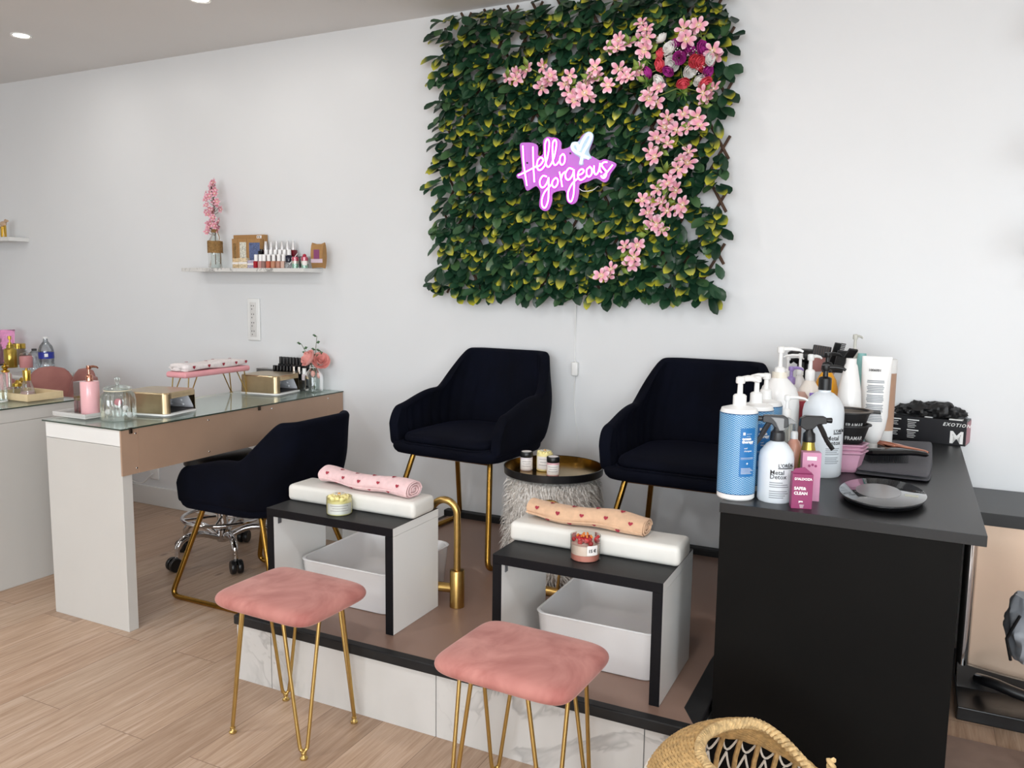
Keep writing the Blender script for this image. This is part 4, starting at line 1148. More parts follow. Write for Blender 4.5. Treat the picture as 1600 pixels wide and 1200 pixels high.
# --- left desk things
def simple(name, label, cat, C, parts, group=None, rz=None):
    t = thing(name, label, cat, C, ang(C) if rz is None else rz, group)
    for pn, pr, m_ in parts: MB().lathe(pr, 26, cap0=False, cap1=False).build(pn, m_, t)
    return t
M_wood = mat('light_beech', '#d8c19a', .5, var=.08, vs=15); M_goldl = mat('shiny_gold_lid', '#d0ac50', .14, 1, var=.03)
A, B, C = PZ(8, 624, DZ), PZ(43, 628, DZ), PZ(97, 622, DZ)
t = thing('wooden_tray', 'pale wooden tray of small bottles on left desk glass top', 'tray', (0, 0, 0))
x0, x1, ya, yb = B.x-.26, B.x, B.y, min(B.y+.30, 2.5)
MB().bb((x0, ya, DZ+.0005), (x1, yb, DZ+.007)).build('base', M_wood, t, smooth=False)
for a_, b_ in (((x0, ya), (x1, ya+.009)), ((x0, yb-.009), (x1, yb)), ((x0, ya+.0091), (x0+.009, yb-.0091)), ((x1-.009, ya+.0091), (x1, yb-.0091))):
    MB().bb((a_[0], a_[1], DZ+.0071), (b_[0], b_[1], DZ+.032)).build('rim', M_wood, t, smooth=False, bevel=.001)
TZ2 = DZ+.0075
def onpx(px, yy, z=TZ2): P = PY(px, 600, yy); return Vector((P.x, yy, z))
C = onpx(42.5, B.y+.11)
simple('glass_flask', 'conical glass flask bottle with tall gold cap on wooden tray', 'bottle', C, [('bottle', [(.001, .001), (.033, 0), (.036, .004), (.017, .068), (.015, .075)], M_rglass), ('liquid', [(.001, .003), (.031, .0031), (.029, .018), (.001, .0181)], mat('pale_pink_liquid', '#d9b4b4', .3)), ('cap', [(.0165, .07), (.0175, .118), (.017, .12), (.006, .121), (.006, .128), (.012, .13), (.001, .131)], M_goldl)])
C = onpx(15.5, B.y+.06)
simple('nail_polish', 'tiny clear bottle with long silver cap at tray front', 'bottle', C, [('bottle', [(.001, .001), (.016, 0), (.017, .004), (.017, .034), (.008, .042)], M_rglass), ('cap', [(.0065, .042), (.0065, .108), (.001, .109)], M_silver)])
for i, (px, dy, lab) in enumerate(((27, .12, 'left'), (34, .19, 'right'))):
    C = onpx(px, B.y+dy)
    simple('mini_jar', 'tiny clear jar with gold lid on wooden tray, %s one of two' % lab, 'jar', C, [('jar', [(.001, .001), (.021, 0), (.022, .004), (.022, .036)], M_rglass), ('lid', [(.023, .036), (.023, .05), (.012, .054), (.007, .062), (.001, .068)], M_goldl)], 'gold lidded mini jars')
C = onpx(9.5, B.y+.19)
simple('perfume_bottle', 'pink bottle with gold crown stopper at back of wooden tray', 'bottle', C, [('bottle', [(.001, .001), (.026, 0), (.027, .004), (.027, .075), (.012, .085)], M_pinkg), ('stopper', [(.013, .085), (.02, .09), (.02, .095), (.008, .1), (.016, .11), (.016, .118), (.006, .122), (.008, .13), (.001, .134)], M_goldl)])
Cc = onpx(-3, B.y-.05, DZ)
simple('glass_jar', 'tall clear glass jar cut by left edge of photo on desk', 'jar', Cc, [('jar', [(.001, .002), (.032, 0), (.033, .004), (.033, .12), (.028, .13)], M_rglass), ('base', [(.036, 0), (.036, .004), (.0335, .0045)], M_whitep)])

# --- pink petal chair
M_chairp = velvet('dusty_rose_velvet', '#8f5a54', '#a56e66', .8, .35, '#ffd8d0', 6)
t = thing('petal_chair', 'dusty pink scalloped velvet tub chair behind left desk', 'armchair', (-4.24, 2.67, 0), 0)
t.scale = (1.0, 1.0, 1.01)
for i, (a0, hh) in enumerate(((-8, .72), (30, .81), (53, .83), (78, .86), (118, .86), (160, .80), (196, .72))):
    a = math.radians(a0); R0 = .27; R = []
    for k in range(9):
        q = k/8; z = .36+(hh-.36)*q; wd = .185*(math.sin(PI*(.2+.74*q)))**.6+.012; ring = []
        rad = R0+.10*q
        for j in range(16):
            b = 2*PI*j/16
            tx_, nx_ = math.cos(b)*wd, math.sin(b)*.045*(1-.3*q)
            ring.append(Vector(((rad+nx_)*math.cos(a)-tx_*math.sin(a), (rad+nx_)*math.sin(a)+tx_*math.cos(a), z)))
        R.append(ring)
    MB().rings(R).build('petal_back', M_chairp, t, subsurf=1)
MB().lathe([(.05, .36), (.27, .365), (.3, .40), (.29, .46), (.2, .475), (.001, .478)], 32, cap1=False).build('seat', M_chairp, t)
MB().lathe([(.025, .02), (.025, .37)], 16).lathe([(.2, 0), (.2, .012), (.03, .03)], 32).build('pedestal', M_goldl, t)

# --- desk at far left wall
d3 = thing('manicure_desk', 'white desk against back wall at far left edge under small shelf', 'desk')
D3Z = .815
bx('top', (-5.9, 2.2, D3Z-.06), (-5.205, WY-.008, D3Z-.005), M_white, d3)
bx('glass_top', (-5.905, 2.195, D3Z-.0045), (-5.2, WY-.008, D3Z), mat('dark_glass', '#4a4242', .1), d3)
bx('end_panel', (-5.9, 2.2, 0), (-5.205, 2.25, D3Z-.061), M_white, d3); bx('end_panel', (-5.9, 3.33, 0), (-5.205, WY-.008, D3Z-.061), M_white, d3)
t = thing('serving_board', 'pale rose board under gold and pink jars on far left desk', 'board', (0, 0, 0))
MB().rbox((-5.41, 3.13, D3Z+.0065), (.36, .42, .012), .005).build('board', mat('rose_board', '#cdb5a4', .5), t)
BZ = D3Z+.013
def at3(px, yy): P = PY(px, 550, yy); return Vector((P.x, yy, BZ))
simple('soap_dispenser', 'gold pump bottle on rose board at far left', 'pump bottle', at3(16, 3.05), [('bottle', [(.001, 0), (.034, 0), (.036, .004), (.036, .105), (.03, .115), (.02, .12), (.02, .135)], mat('amber_gold_glass', '#a98f3e', .12, .6)), ('pump', [(.012, .135), (.012, .15), (.005, .152), (.005, .17), (.011, .172), (.009, .19), (.001, .192)], M_goldl)])
simple('candle_jar', 'smoky jar with gold lid on rose board, middle of three', 'jar', at3(30, 3.2), [('jar', [(.001, 0), (.034, 0), (.036, .004), (.036, .1)], mat('smoky_glass', '#86796c', .1)), ('lid', [(.037, .1), (.037, .13), (.03, .132), (.001, .133)], M_goldl)])
simple('candle_jar', 'pink jar with clear domed lid at right end of rose board', 'jar', at3(40, 3.1), [('jar', [(.001, 0), (.034, 0), (.036, .004), (.036, .065), (.03, .072)], mat('pink_wax_jar', '#cf8f8f', .25)), ('lid', [(.036, .073), (.03, .085), (.008, .092), (.006, .1), (.009, .106), (.001, .11)], M_rglass)])
t = thing('acrylic_organizer', 'slanted pink clear organizer at far left edge of desk board', 'organizer', at3(2, 3.2), .2)
MB().prism([(-.06, 0), (.05, 0), (.075, .21), (.0, .21)], 'x', -.04, .04).build('case', glass('pink_acrylic', '#eab8d2', dens=.05), t, smooth=False)
# low side table for the water bottles (behind the petal chair)
t = thing('side_table', 'low white side table under the water bottles behind pink chair', 'table', (-4.92, 3.23, 0))
MB().rbox((0, 0, .765), (.34, .28, .02), .004).build('table_top', M_white, t)
for sx in (-1, 1):
    for sy in (-1, 1): MB().bb((sx*.15-.012, sy*.12-.012, 0), (sx*.15+.012, sy*.12+.012, .755)).build('leg', M_white, t, smooth=False)
M_water = glass('clear_pet', '#e8eef2', dens=.08, rough=.08)
def bottle_w(px, yy, label, s=1):
    P = PY(px, 560, yy); C = Vector((P.x, yy, .7755)); t = thing('water_bottle', label, 'water bottle', C, ang(C), 'clear water bottles behind the pink chair')
    m = MB().lathe([(.001, .003), (.038, 0), (.043, .006), (.043, .03), (.040, .036), (.043, .044), (.043, .07), (.040, .076), (.043, .084), (.043, .15), (.036, .175), (.02, .198), (.013, .206), (.0125, .222)] if s == 1 else [(.001, .003), (.036, 0), (.04, .006), (.04, .04), (.037, .046), (.04, .054), (.04, .1), (.03, .125), (.012, .14)], 24, cap0=False, cap1=False); m.build('bottle', M_water, t)
    MB().lathe([(.0145, .222 if s == 1 else .14), (.0145, .233 if s == 1 else .152), (.001, .234 if s == 1 else .153)], 16, cap0=False, cap1=False).build('cap', M_whitep if s == 1 else M_dark, t)
    if s == 1:
        l = MB().lathe([(.0438, .10), (.0438, .14)], 24, cap0=False, cap1=False).build('label', mat('blue_label', '#27349a', .4), t)
        MB().geo([(.0445*math.cos(a), .0445*math.sin(a), z) for a in (-.22, 0, .22) for z in (.112, .132)], [(0, 2, 3, 1), (2, 4, 5, 3)]).build('label_mark', M_whitep, l)
    return t
bottle_w(72.5, 3.22, 'clear water bottle with blue label above pink chair'); bottle_w(54, 3.24, 'short clear bottle left of the blue labelled water bottle', .7)
# small shelf, far left
t = thing('wall_shelf', 'short white wall shelf at far left edge of photo', 'shelf', (0, 0, 0))
P = PY(13, 373, 3.25); P2 = PY(22, 373, WY)
MB().bb((-6.0, 3.25, P.z-.012), (P.x, WY-.001, P.z+.012)).build('board', M_white, t, smooth=False)
t = thing('gold_figurine', 'little gold animal figurine on small shelf at far left', 'figurine', (PY(5.5, 360, 3.3).x, 3.3, P.z+.0125))
MB().tube([(-.02, 0, 0), (-.017, 0, .07)], [.008, .009], 8).build('leg', M_goldl, t); MB().tube([(.017, 0, 0), (.014, 0, .075)], [.008, .009], 8).build('leg', M_goldl, t)
MB().ball((0, 0, .085), .022, 12, 8, (1.3, .7, .8)).build('body', mat('beige_figure', '#c7a98c', .5), t)
MB().tube([(.015, 0, .09), (.03, 0, .105), (.05, 0, .103)], [.01, .011, .006], 8).build('head', mat('beige_figure', '#c7a98c', .5), t)
# ============================================================ MARBLE WALL SHELF
M_shelf = marble('shelf_marble', '#dcdad6', '#3e3b39', 7.0, .3, .05, .36)
SY = 3.238; SX0, SX1 = PY(283.5, 419, SY).x, PY(474, 424, SY).x
SZ0 = PY(400, 424.6, SY).z; SZ = SZ0+.019
t = thing('wall_shelf', 'marble patterned wall shelf holding polishes and blossom vase', 'shelf', (0, 0, 0))
bx('board', (SX0, SY+.0006, SZ0), (SX1-.0008, WY-.001, SZ), M_shelf, t)
bx('end_cap', (SX1-.0007, SY, SZ0), (SX1, WY-.001, SZ), M_whitep, t)
def onshelf(px, y): P = PY(px, 415, y); return Vector((P.x, y, SZ+.0005))
def kpm(y): return FPX/depth((-3.2, y, SZ))
M_kraft = mat('kraft_cardboard', '#a87f4f', .8, var=.07, vs=40)
# kraft sleeves and soap boxes
def sleeve(px0, px1, h_px, y, d, label, win=None, wincol='#d9d8cc', cat='box', base=None):
    A, B = onshelf(px0, y), onshelf(px1, y); k = kpm(y); h = h_px/k; w = B.x-A.x
    t = thing('gift_box', label, cat, ((A.x+B.x)/2, y, A.z), 0)
    MB().box((0, d/2, h/2), (w, d, h)).build('box', M_kraft, t, smooth=False, bevel=.0008)
    if win:
        a, b, c, e = win
        MB().box((w*(a+b-1)/2, -.0006, h*(c+e)/2), (w*(b-a), .001, h*(e-c))).build('window', NTmark('soap_'+wincol[1:], wincol), t, smooth=False)
    return t, w, h
def NTmark(name, col):
    if name in MATS: return MATS[name]
    n = NT(name); v = n.coord(); n.l(n.ramp(n.noise(v, 130, 4, .6), [(.36, [x*.45 for x in lin(col)[:3]]), (.5, lin(col)), (.7, [min(1, x*1.25) for x in lin(col)[:3]])]), n.b.inputs['Base Color']); n.set(Roughness=.5)
    MATS[name] = n.m; return n.m
tb, w_, h_ = sleeve(366, 414, 52, 3.355, .025, 'wide kraft box standing rearmost against wall on marble shelf')
m = MB(); m.rbox((w_*.34, -.0012, h_*.93), (.034, .0016, .016), .0007, 1); lb = m.build('label', M_label, tb)
m = MB()
for dx in (-.008, .004): m.prism([(w_*.34+dx+.006*p[0]*.6, h_*.93+.005*p[1]) for p in HEART], 'y', -.0026, -.0021)
m.build('mark', M_ink, lb, smooth=False)
sleeve(363.3, 371.5, 46, 3.325, .025, 'narrow kraft soap box at left end of the shelf boxes', (.25, .8, .1, .85), '#8a6a3e')
sleeve(372, 386, 46, 3.325, .025, 'kraft soap box with pale speckled window on shelf', (.25, .95, .1, .88), '#d5d3c6')
sleeve(386.5, 407, 46, 3.325, .025, 'kraft soap box with blue window on shelf', (.18, .98, .1, .86), '#5a688f')
def soap(px0, px1, hp, col, label):
    y = 3.292; A, B = onshelf(px0, y), onshelf(px1, y); h = hp/kpm(y)
    t = thing('soap_bar', label, 'soap', ((A.x+B.x)/2, y, A.z), 0, 'soap bars before the kraft boxes')
    MB().rbox((0, .012, h/2), (B.x-A.x, .024, h), .002, 2).build('bar', NTmark('soapbar_'+col[1:], col), t)
    MB().box((0, -.0004, h*.5), ((B.x-A.x)*.98, .0008, h*.2)).build('band', M_label, t, smooth=False)
soap(363.4, 372.2, 15.5, '#d6bb93', 'tan soap bar at far left of shelf boxes')
soap(372.6, 386, 16, '#dcc8a6', 'cream speckled soap bar, middle one on shelf')
soap(386.5, 397.5, 12.5, '#b8afc4', 'lavender soap bar left of red nail polish')
# polish riser
M_wcap = mat('white_cap', '#f0eeec', .3, var=.02); M_scap = mat('silver_white_cap', '#d8d6d6', .2, .35)
y1, y2, y3 = 3.27, 3.305, 3.34
k1 = kpm(y1)
t = thing('polish_riser', 'clear stepped acrylic riser under the nail polishes on marble shelf', 'riser', (0, 0, 0))
xa, xb = onshelf(396, y1).x, onshelf(462, y1).x
MB().bb((xa, y2-.016, SZ+.0006), (xb, y2+.0165, SZ+.032)).build('step', M_acryl, t, smooth=False)
MB().bb((xa+.02, y3-.018, SZ+.0006), (xb+.04, y3+.02, SZ+.062)).build('step', M_acryl, t, smooth=False)
cols = ['#a3202c', '#c48f8a', '#94736c', '#c2664f', '#c18a6e', '#bc8a78', '#d2b1a2']; nm = ['red', 'rose', 'mauve', 'coral', 'tan', 'nude', 'pale pink']
for i, px in enumerate((400.5, 407.5, 413, 420.3, 428, 436, 443.3)):
    C = onshelf(px, y1)
    polish(C, 'white capped nail polish bottle with %s lacquer, front row on marble shelf' % nm[i], 'front row nail polishes on the marble shelf', M_wcap, mat('lacquer_%d' % i, cols[i], .12), (.0105, .034), (.0113, .036))
C = onshelf(451.5, y1); C.z += .0
t = thing('nail_polish', 'dark navy nail polish jar at right end of front row on shelf', 'nail polish', C)
MB().lathe([(.016, .03), (.017, .034), (.017, .06), (.012, .066), (.001, .067)], 18, cap0=True).build('bottle', mat('navy_lacquer', '#14162c', .12), t)
MB().box((0, 0, .015), (.034, .03, .03)).build('stand', M_acryl, t, smooth=False)
fr_ = None
for px in (416.5, 423.7, 430.8, 437.9, 445, 452):
    C = onshelf(px, y2); C.z = SZ+.0325
    if fr_ is None: fr_ = polish(C, 'white capped nail polish in middle row of marble shelf riser', 'middle row nail polishes on the marble shelf', M_wcap, mat('lacquer_dark', '#3a1520', .12), (.0108, .030), (.0113, .034))
    else: dup(fr_, C)
fr_ = None
for px in (416, 424.5, 433, 441.5, 450, 458.8):
    C = onshelf(px, y3); C.z = SZ+.0625
    if px < 455:
        if fr_ is None: fr_ = polish(C, 'tall silver capped nail polish in back row of marble shelf riser', 'back row nail polishes on the marble shelf', M_scap, mat('lacquer_dark', '#3a1520', .12), (.0105, .046), (.0115, .034), cone=True)
        else: dup(fr_, C)
    else: polish(C, 'silver capped dark red polish bottle at right end of back row', None, M_scap, mat('wine_lacquer', '#6e1220', .12), (.0105, .046), (.0155, .034), cone=True)
C = onshelf(409, y3-.014); C.z = SZ+.0625
polish(C, 'short black nail polish bottle at left end of back row', None, M_bglass, M_bglass, (.009, .008), (.013, .03))
# cupcake jars
for px, lab, hh in ((461.5, 'red and mint striped jar with spoon, left of the two on marble shelf', .052), (476, 'red and mint striped jar with red ball top and white label on marble shelf', .055)):
    C = onshelf(px, 3.262); r = .0175; lj = px > 470
    t = thing('sugar_jar', lab, 'jar', C, ang(C))
    MB().lathe([(r*.8, .0005), (r*.95, .022)], 20).build('mint_layer', mat('mint_layer', '#9cc7b2', .5), t)
    MB().lathe([(r*.95, .0221), (r, .036)], 20).build('cream_layer', mat('cream_layer', '#e8d9cf', .5), t)
    MB().lathe([(r, .0361), (r*1.02, .05), (r*.8, .056), (.001, .057)], 20, cap1=False).build('pink_layer', mat('pink_layer', '#d0506a', .5), t)
    MB().lathe([(r*1.08, 0), (r*1.18, hh)], 20, cap0=False, cap1=False).build('glass', M_glass, t)
    if lj:
        MB().ball((0, 0, .062), .010, 12, 8).build('ball', mat('crimson_ball', '#b01838', .3), t)
        MB().geo([(r*1.16*math.cos(a), r*1.16*math.sin(a), z) for a in (-.6, -.3, 0, .3, .6) for z in (.014, .036)], [(2*i, 2*i+2, 2*i+3, 2*i+1) for i in range(4)]).build('label', M_label, t)
    else: MB().tube([(-.0, -.03, .018), (0, .012, .075)], .0016, 6).build('spoon', M_whitep, t)
# pillow box
y = 3.31; A, B = onshelf(488.5, y), onshelf(508, y); k = kpm(y); h = 38/k; w = B.x-A.x
t = thing('pillow_box', 'small kraft pillow box with pink window, alone at right end of shelf', 'box', ((A.x+B.x)/2, y, A.z))
n_ = 10; R = []
for i in range(n_+1):
    q = i/n_; th = .004+.03*math.sin(PI*q)**.7; R.append([Vector((sx*w/2*(1-.05*math.sin(PI*q)), sy*th/2, h*q-(0 if sx*0 else 0))) for sx, sy in ((-1, -1), (-.5, -1), (0, -1), (.5, -1), (1, -1), (1, 1), (.5, 1), (0, 1), (-.5, 1), (-1, 1))])
for p, s_ in ((R[0], 1), (R[-1], -1)):
    for v in p: v.z += s_*.010*(1-(2*v.x/w)**2)*(1 if s_ < 0 else .5)
MB().rings(R).build('box', M_kraft, t)
MB().box((0, -.0175, h*.54), (w*.44, .001, h*.36)).build('window', mat('mauve_window', '#8d4a74', .3), t, smooth=False)
MB().box((0, -.0165, h*.29), (w*.92, .001, h*.15)).build('label', mat('pale_lilac_label', '#d7c3cf', .6), t, smooth=False)
# blossom bottle
C = onshelf(337, 3.30); k = kpm(3.30)
t = thing('bottle_vase', 'clear bottle vase wrapped in twine at left end of marble shelf', 'vase', C)
r = 11/k
MB().lathe([(.001, .004), (r*.9, 0), (r, .006), (r, .125), (r*.9, .15), (r*.52, .175), (r*.42, .19), (r*.42, .212), (r*.48, .215)], 28, cap0=False, cap1=False).build('bottle', M_glass, t)
m = MB()
for i in range(16): m.tube([((r+.001)*math.cos(2*PI*j/28), (r+.001)*math.sin(2*PI*j/28), .084+.004*i+.0012*math.sin(j*.9+i)) for j in range(28)], .0024, 5, closed=True)
m.build('twine_band', mat('jute_twine', '#9a7748', .9, var=.25, vs=90), t)
m = MB()
for i in range(4): m.tube([((r*.45)*math.cos(2*PI*j/20), (r*.45)*math.sin(2*PI*j/20), .193+.0045*i) for j in range(20)], .0022, 5, closed=True)
m.tube(smoothpath([(r*.45, 0, .2), (r*.9, -.01, .185), (r*1.2, -.012, .165), (r*1.15, -.012, .15)], 5), .002, 5)
m.build('twine_neck', mat('jute_twine', '#9a7748', .9), t)
br = thing('blossom_branch', 'upright pink blossom branch standing in twine wrapped bottle on shelf', 'flowers', C)
m = MB(); Zt = 140/k
trunk = smoothpath([(0, 0, .02), (.004, 0, .2), (-.004, .005, .3), (.0, .0, .36), (-.008, -.005, Zt-.06), (-.004, 0, Zt-.015)], 6); m.tube(trunk, .0022, 6)
rb2 = random.Random(12); PB = []
sm_bl = [blossom_mesh('blossom', 6, .0205, 40+i, petal_mat('rose_pink_petal%d' % i, '#f6d3db', '#d47a92')) for i in range(2)]
for dx, z in ((-12, 62), (-8, 66), (-14, 57), (4, 60), (-2, 70), (6, 72), (8, 66), (-3, 76), (5, 79), (-8, 84), (-11, 88), (-6, 92), (10, 96), (13, 92), (8, 100), (-10, 98), (-5, 104), (-12, 112), (-9, 116), (-5, 120), (-1, 112), (3, 118), (7, 122), (4, 127), (6, 132), (2, 136), (-1, 128), (-6, 126), (9, 116), (-13, 107), (4, 90), (1, 84), (-5, 64), (1, 66), (-11, 70), (10, 74), (-4, 88), (-12, 92), (12, 104), (-3, 116), (1, 126), (4, 133), (-8, 111), (6, 68)):
    P = Vector((dx/k*.9, rb2.uniform(-.025, .02), z/k)); PB.append(P)
    q = min(trunk, key=lambda s_: abs(s_.z-P.z+.03)); m.tube([q, q.lerp(P, .6)+Vector((0, 0, -.004)), P], .0012, 5)
    o = bpy.data.objects.new('blossom', sm_bl[len(PB) % 2]); COL.objects.link(o); o.parent = br; o.location = P
    o.rotation_euler = Vector((rb2.uniform(-.8, .8), -1, rb2.uniform(-.4, .9))).to_track_quat('Z', 'Y').to_euler()
m.build('stem', mat('brown_twig', '#5b4634', .8), br)
# outlets
t = thing('outlet_strip', 'tall white four-socket outlet plate on wall under marble shelf', 'power outlet', (0, 0, 0))
a, b = PY(388, 466, WY), PY(408.5, 532.5, WY)
MB().rbox(((a.x+b.x)/2, WY-.006, (a.z+b.z)/2), (b.x-a.x, .012, a.z-b.z), .005, 3).build('plate', M_whitep, t)
MB().rbox(((a.x+b.x)/2, WY-.013, (a.z+b.z)/2), ((b.x-a.x)*.5, .003, (a.z-b.z)*.82), .001, 2).build('socket_insert', mat('socket_white', '#dddbd8', .35), t)
hh = a.z-b.z
for i in range(4):
    z = b.z+hh*(.2+.2*i); so = MB(); cx = (a.x+b.x)/2
    for dx, dz in ((-.009, .006), (.006, .006), (-.007, -.012)): so.box((cx+dx, WY-.0148, z+dz), (.004, .001, .007))
    so.build('socket_holes', M_dark, t, smooth=False)
t = thing('wall_outlet', 'small white wall outlet with white plug cable under desk', 'power outlet', (0, 0, 0))
a = PY(243, 739, WY); MB().rbox((a.x, WY-.006, a.z), (.075, .012, .075), .004).build('plate', M_whitep, t)
MB().tube(smoothpath([(a.x, WY-.013, a.z), (a.x-.01, WY-.03, a.z-.01), (a.x-.07, WY-.03, a.z-.06), (a.x-.16, WY-.02, a.z-.07), (a.x-.26, WY-.02, a.z-.04)], 6), .004, 8).build('cable', M_whitep, t)
# ============================================================ BLACK COUNTER
ctr = thing('salon_counter', 'black laminate counter covered with bottles at right', 'counter')
KX0, KX1, KY0, KY1 = -.418, .186, 2.088, WY-.004
bx('top', (KX0, KY0, CZ-.026), (KX1, KY1, CZ), M_ctop, ctr, bevel=.001)
bx('front_panel', (KX0+.002, KY0+.002, 0), (KX1-.048, KY0+.024, CZ-.0265), M_black, ctr, bevel=.0008)
bx('side_panel', (KX1-.07, KY0+.0245, 0), (KX1-.05, KY1, CZ-.0265), M_black, ctr)
bx('side_panel', (KX0+.002, KY0+.0245, 0), (KX0+.022, KY1, CZ-.0265), M_black, ctr)
bx('inner_shelf', (KX0+.0225, KY0+.03, .38), (KX1-.0705, KY1, .4), M_black, ctr)

def wrapgeo(r, a0, a1, z0, z1, n=16): return [(r*math.cos(a0+(a1-a0)*i/n), r*math.sin(a0+(a1-a0)*i/n), z) for i in range(n+1) for z in (z0, z1)], [(2*i, 2*i+2, 2*i+3, 2*i+1) for i in range(n)]
M_bw = mat('bottle_white', '#f1f0ee', .25, var=.015); M_bgrey = mat('bottle_cool_white', '#dfe5ea', .3, var=.02)
def zig_mat():
    n = NT('blue_chevron_wrap'); v = n.coord(which='UV')
    sp = n.n('ShaderNodeSeparateXYZ'); n.l(v, sp.inputs[0])
    def M(op, a, b=None, c=None):
        x = n.n('ShaderNodeMath', operation=op)
        for i, q in enumerate((a, b, c)):
            if q is None: continue
            if hasattr(q, 'is_output'): n.l(q, x.inputs[i])
            else: x.inputs[i].default_value = q
        return x.outputs[0]
    tri = M('PINGPONG', M('MULTIPLY', sp.outputs[0], 26), .5)
    s = M('FRACT', M('ADD', M('MULTIPLY', sp.outputs[1], 38), M('MULTIPLY', tri, 2.0)))
    f = M('GREATER_THAN', s, .36)
    n.l(n.mix(f, lin('#a6cde3'), lin('#2a78b0')), n.b.inputs['Base Color']); n.set(Roughness=.35); return n.m
M_zig = zig_mat(); M_blue = mat('solid_blue_label', '#1a6fb0', .35, var=.02); M_blue2 = mat('blue_border', '#1b4f7c', .4)
def cyl_uv(name, r, z0, z1, m_, parent, n=48):
    m = MB(); m.lathe([(r, z0), (r, z1)], n, cap0=False, cap1=False)
    uv = m.bm.loops.layers.uv.new('UVMap')
    for f in m.bm.faces:
        us = [(math.atan2(l.vert.co.y, l.vert.co.x)/(2*PI)) % 1 for l in f.loops]
        if max(us)-min(us) > .5: us = [u+1 if u < .5 else u for u in us]
        for l, u in zip(f.loops, us): l[uv].uv = (u, (l.vert.co.z-z0)/(z1-z0))
    return m.build(name, m_, parent)
def big_bottle(C, r, h, label, group, detail, pa):
    t = thing('pump_bottle', label, 'pump bottle', C, ang(C), group)
    MB().lathe([(r*.93, 0), (r, .004), (r, h-.012), (r*.93, h-.002), (r*.5, h+.004), (r*.36, h+.006)], 44).build('bottle', M_bw, t)
    w = cyl_uv('wrap', r+.0005, .016, h-.012, M_zig, t)
    for za, zc in ((.016, .018), (h-.0145, h-.012)): MB().lathe([(r+.0008, za), (r+.0008, zc)], 44, cap0=False, cap1=False).build('border', M_blue2, w)
    pump(MB(), h+.006, r*.36, .075, .052, pa, .024).build('pump', M_whitep, t)
    a0, a1 = .12, 1.0
    lb = MB().geo(*wrapgeo(r+.001, a0, a1, h*.27, h*.80)).build('label_panel', M_blue, t)
    m = MB(); R_ = r+.0014
    m.geo(*wrapgeo(R_, .26, .38, h*.725, h*.755, 4))
    for k, ww in enumerate((.3, .22)): m.geo(*wrapgeo(R_, .45, .45+ww, h*(.735-.025*k), h*(.738-.025*k), 6))
    text_wrap(m, 'ocean', .0105, R_, h*.672, .22, bold=.0005); text_wrap(m, 'therapy', .0105, R_, h*.638, .22, bold=.0005)
    text_wrap(m, 'curl', .006, R_, h*.575, .34); text_wrap(m, 'shampoo', .006, R_, h*.545, .34)
    m.geo(*wrapgeo(R_, .18, .92, h*.475, h*.478, 8)); m.geo(*wrapgeo(R_, .18, .92, h*.462, h*.464, 8))
    q = .54; m.geo([(R_*math.cos(q+.07*p[0]/1), R_*math.sin(q+.07*p[0]/1), h*.415+.0035*p[1]) for p in ((0, -1), (.3, -.3), (1, 0), (.3, .3), (0, 1), (-.3, .3), (-1, 0), (-.3, -.3))], [tuple(range(8))])
    for k in range(5): m.geo(*wrapgeo(R_, .22, .75+.1*((k*7) % 3), h*(.36-.014*k), h*(.364-.014*k), 8))
    m.build('lettering', M_whitep, lb, smooth=False)
    return t
def rightdir(C): return math.atan2(CR.y, CR.x)-ang(C)      # heading of picture-right in the thing's own frame
C, r = foot(1120, 1177, 783, CZ); h = zat(C, 636)-CZ
R1 = rightdir(C)
big_bottle(C, r, h, 'blue chevron patterned pump bottle at front left counter corner', 'blue chevron pump bottles', True, R1+.15)
Cb = C+Vector((.028, .165, 0)); Cb2 = Vector((PY(1178, 700, C.y+.13).x, C.y+.13, CZ))
big_bottle(Cb2, r*.98, zat(Cb2, 632)-CZ, 'blue chevron pump bottle just behind the front corner one', 'blue chevron pump bottles', True, PI+R1-.2)
Cb3 = Vector((PY(1193, 690, C.y+.27).x, C.y+.27, CZ))
big_bottle(Cb3, r*.98, zat(Cb3, 626)-CZ, 'rearmost blue chevron pump bottle, before big white bottle', 'blue chevron pump bottles', True, PI+R1+.1)
# generic pump / plain bottles given by picture columns and depth
def pos(px, y): P = PY(px, 650, y); return Vector((P.x, y, CZ))
def rad(C, wpx): return wpx/2*depth(C)/FPX
def bottle(name, label, cat, C, r, zs, ztop, bm_, cap=None, shoulder=.6, parts=None):
    pass
def shaped(t, r, h, m_, kind):
    P = {'round': [(r*.9, 0), (r, .006), (r, h*.70), (r*.96, h*.80), (r*.80, h*.90), (r*.5, h*.97), (r*.36, h)],
         'slope': [(r*.94, 0), (r, .005), (r, h*.72), (r*.93, h*.82), (r*.62, h*.94), (r*.40, h*.985), (r*.36, h)],
         'flask': [(r*.95, 0), (r, .008), (r*.98, h*.4), (r*.75, h*.72), (r*.42, h*.92), (r*.36, h)]}[kind]
    return MB().lathe(P, 40).build('bottle', m_, t)
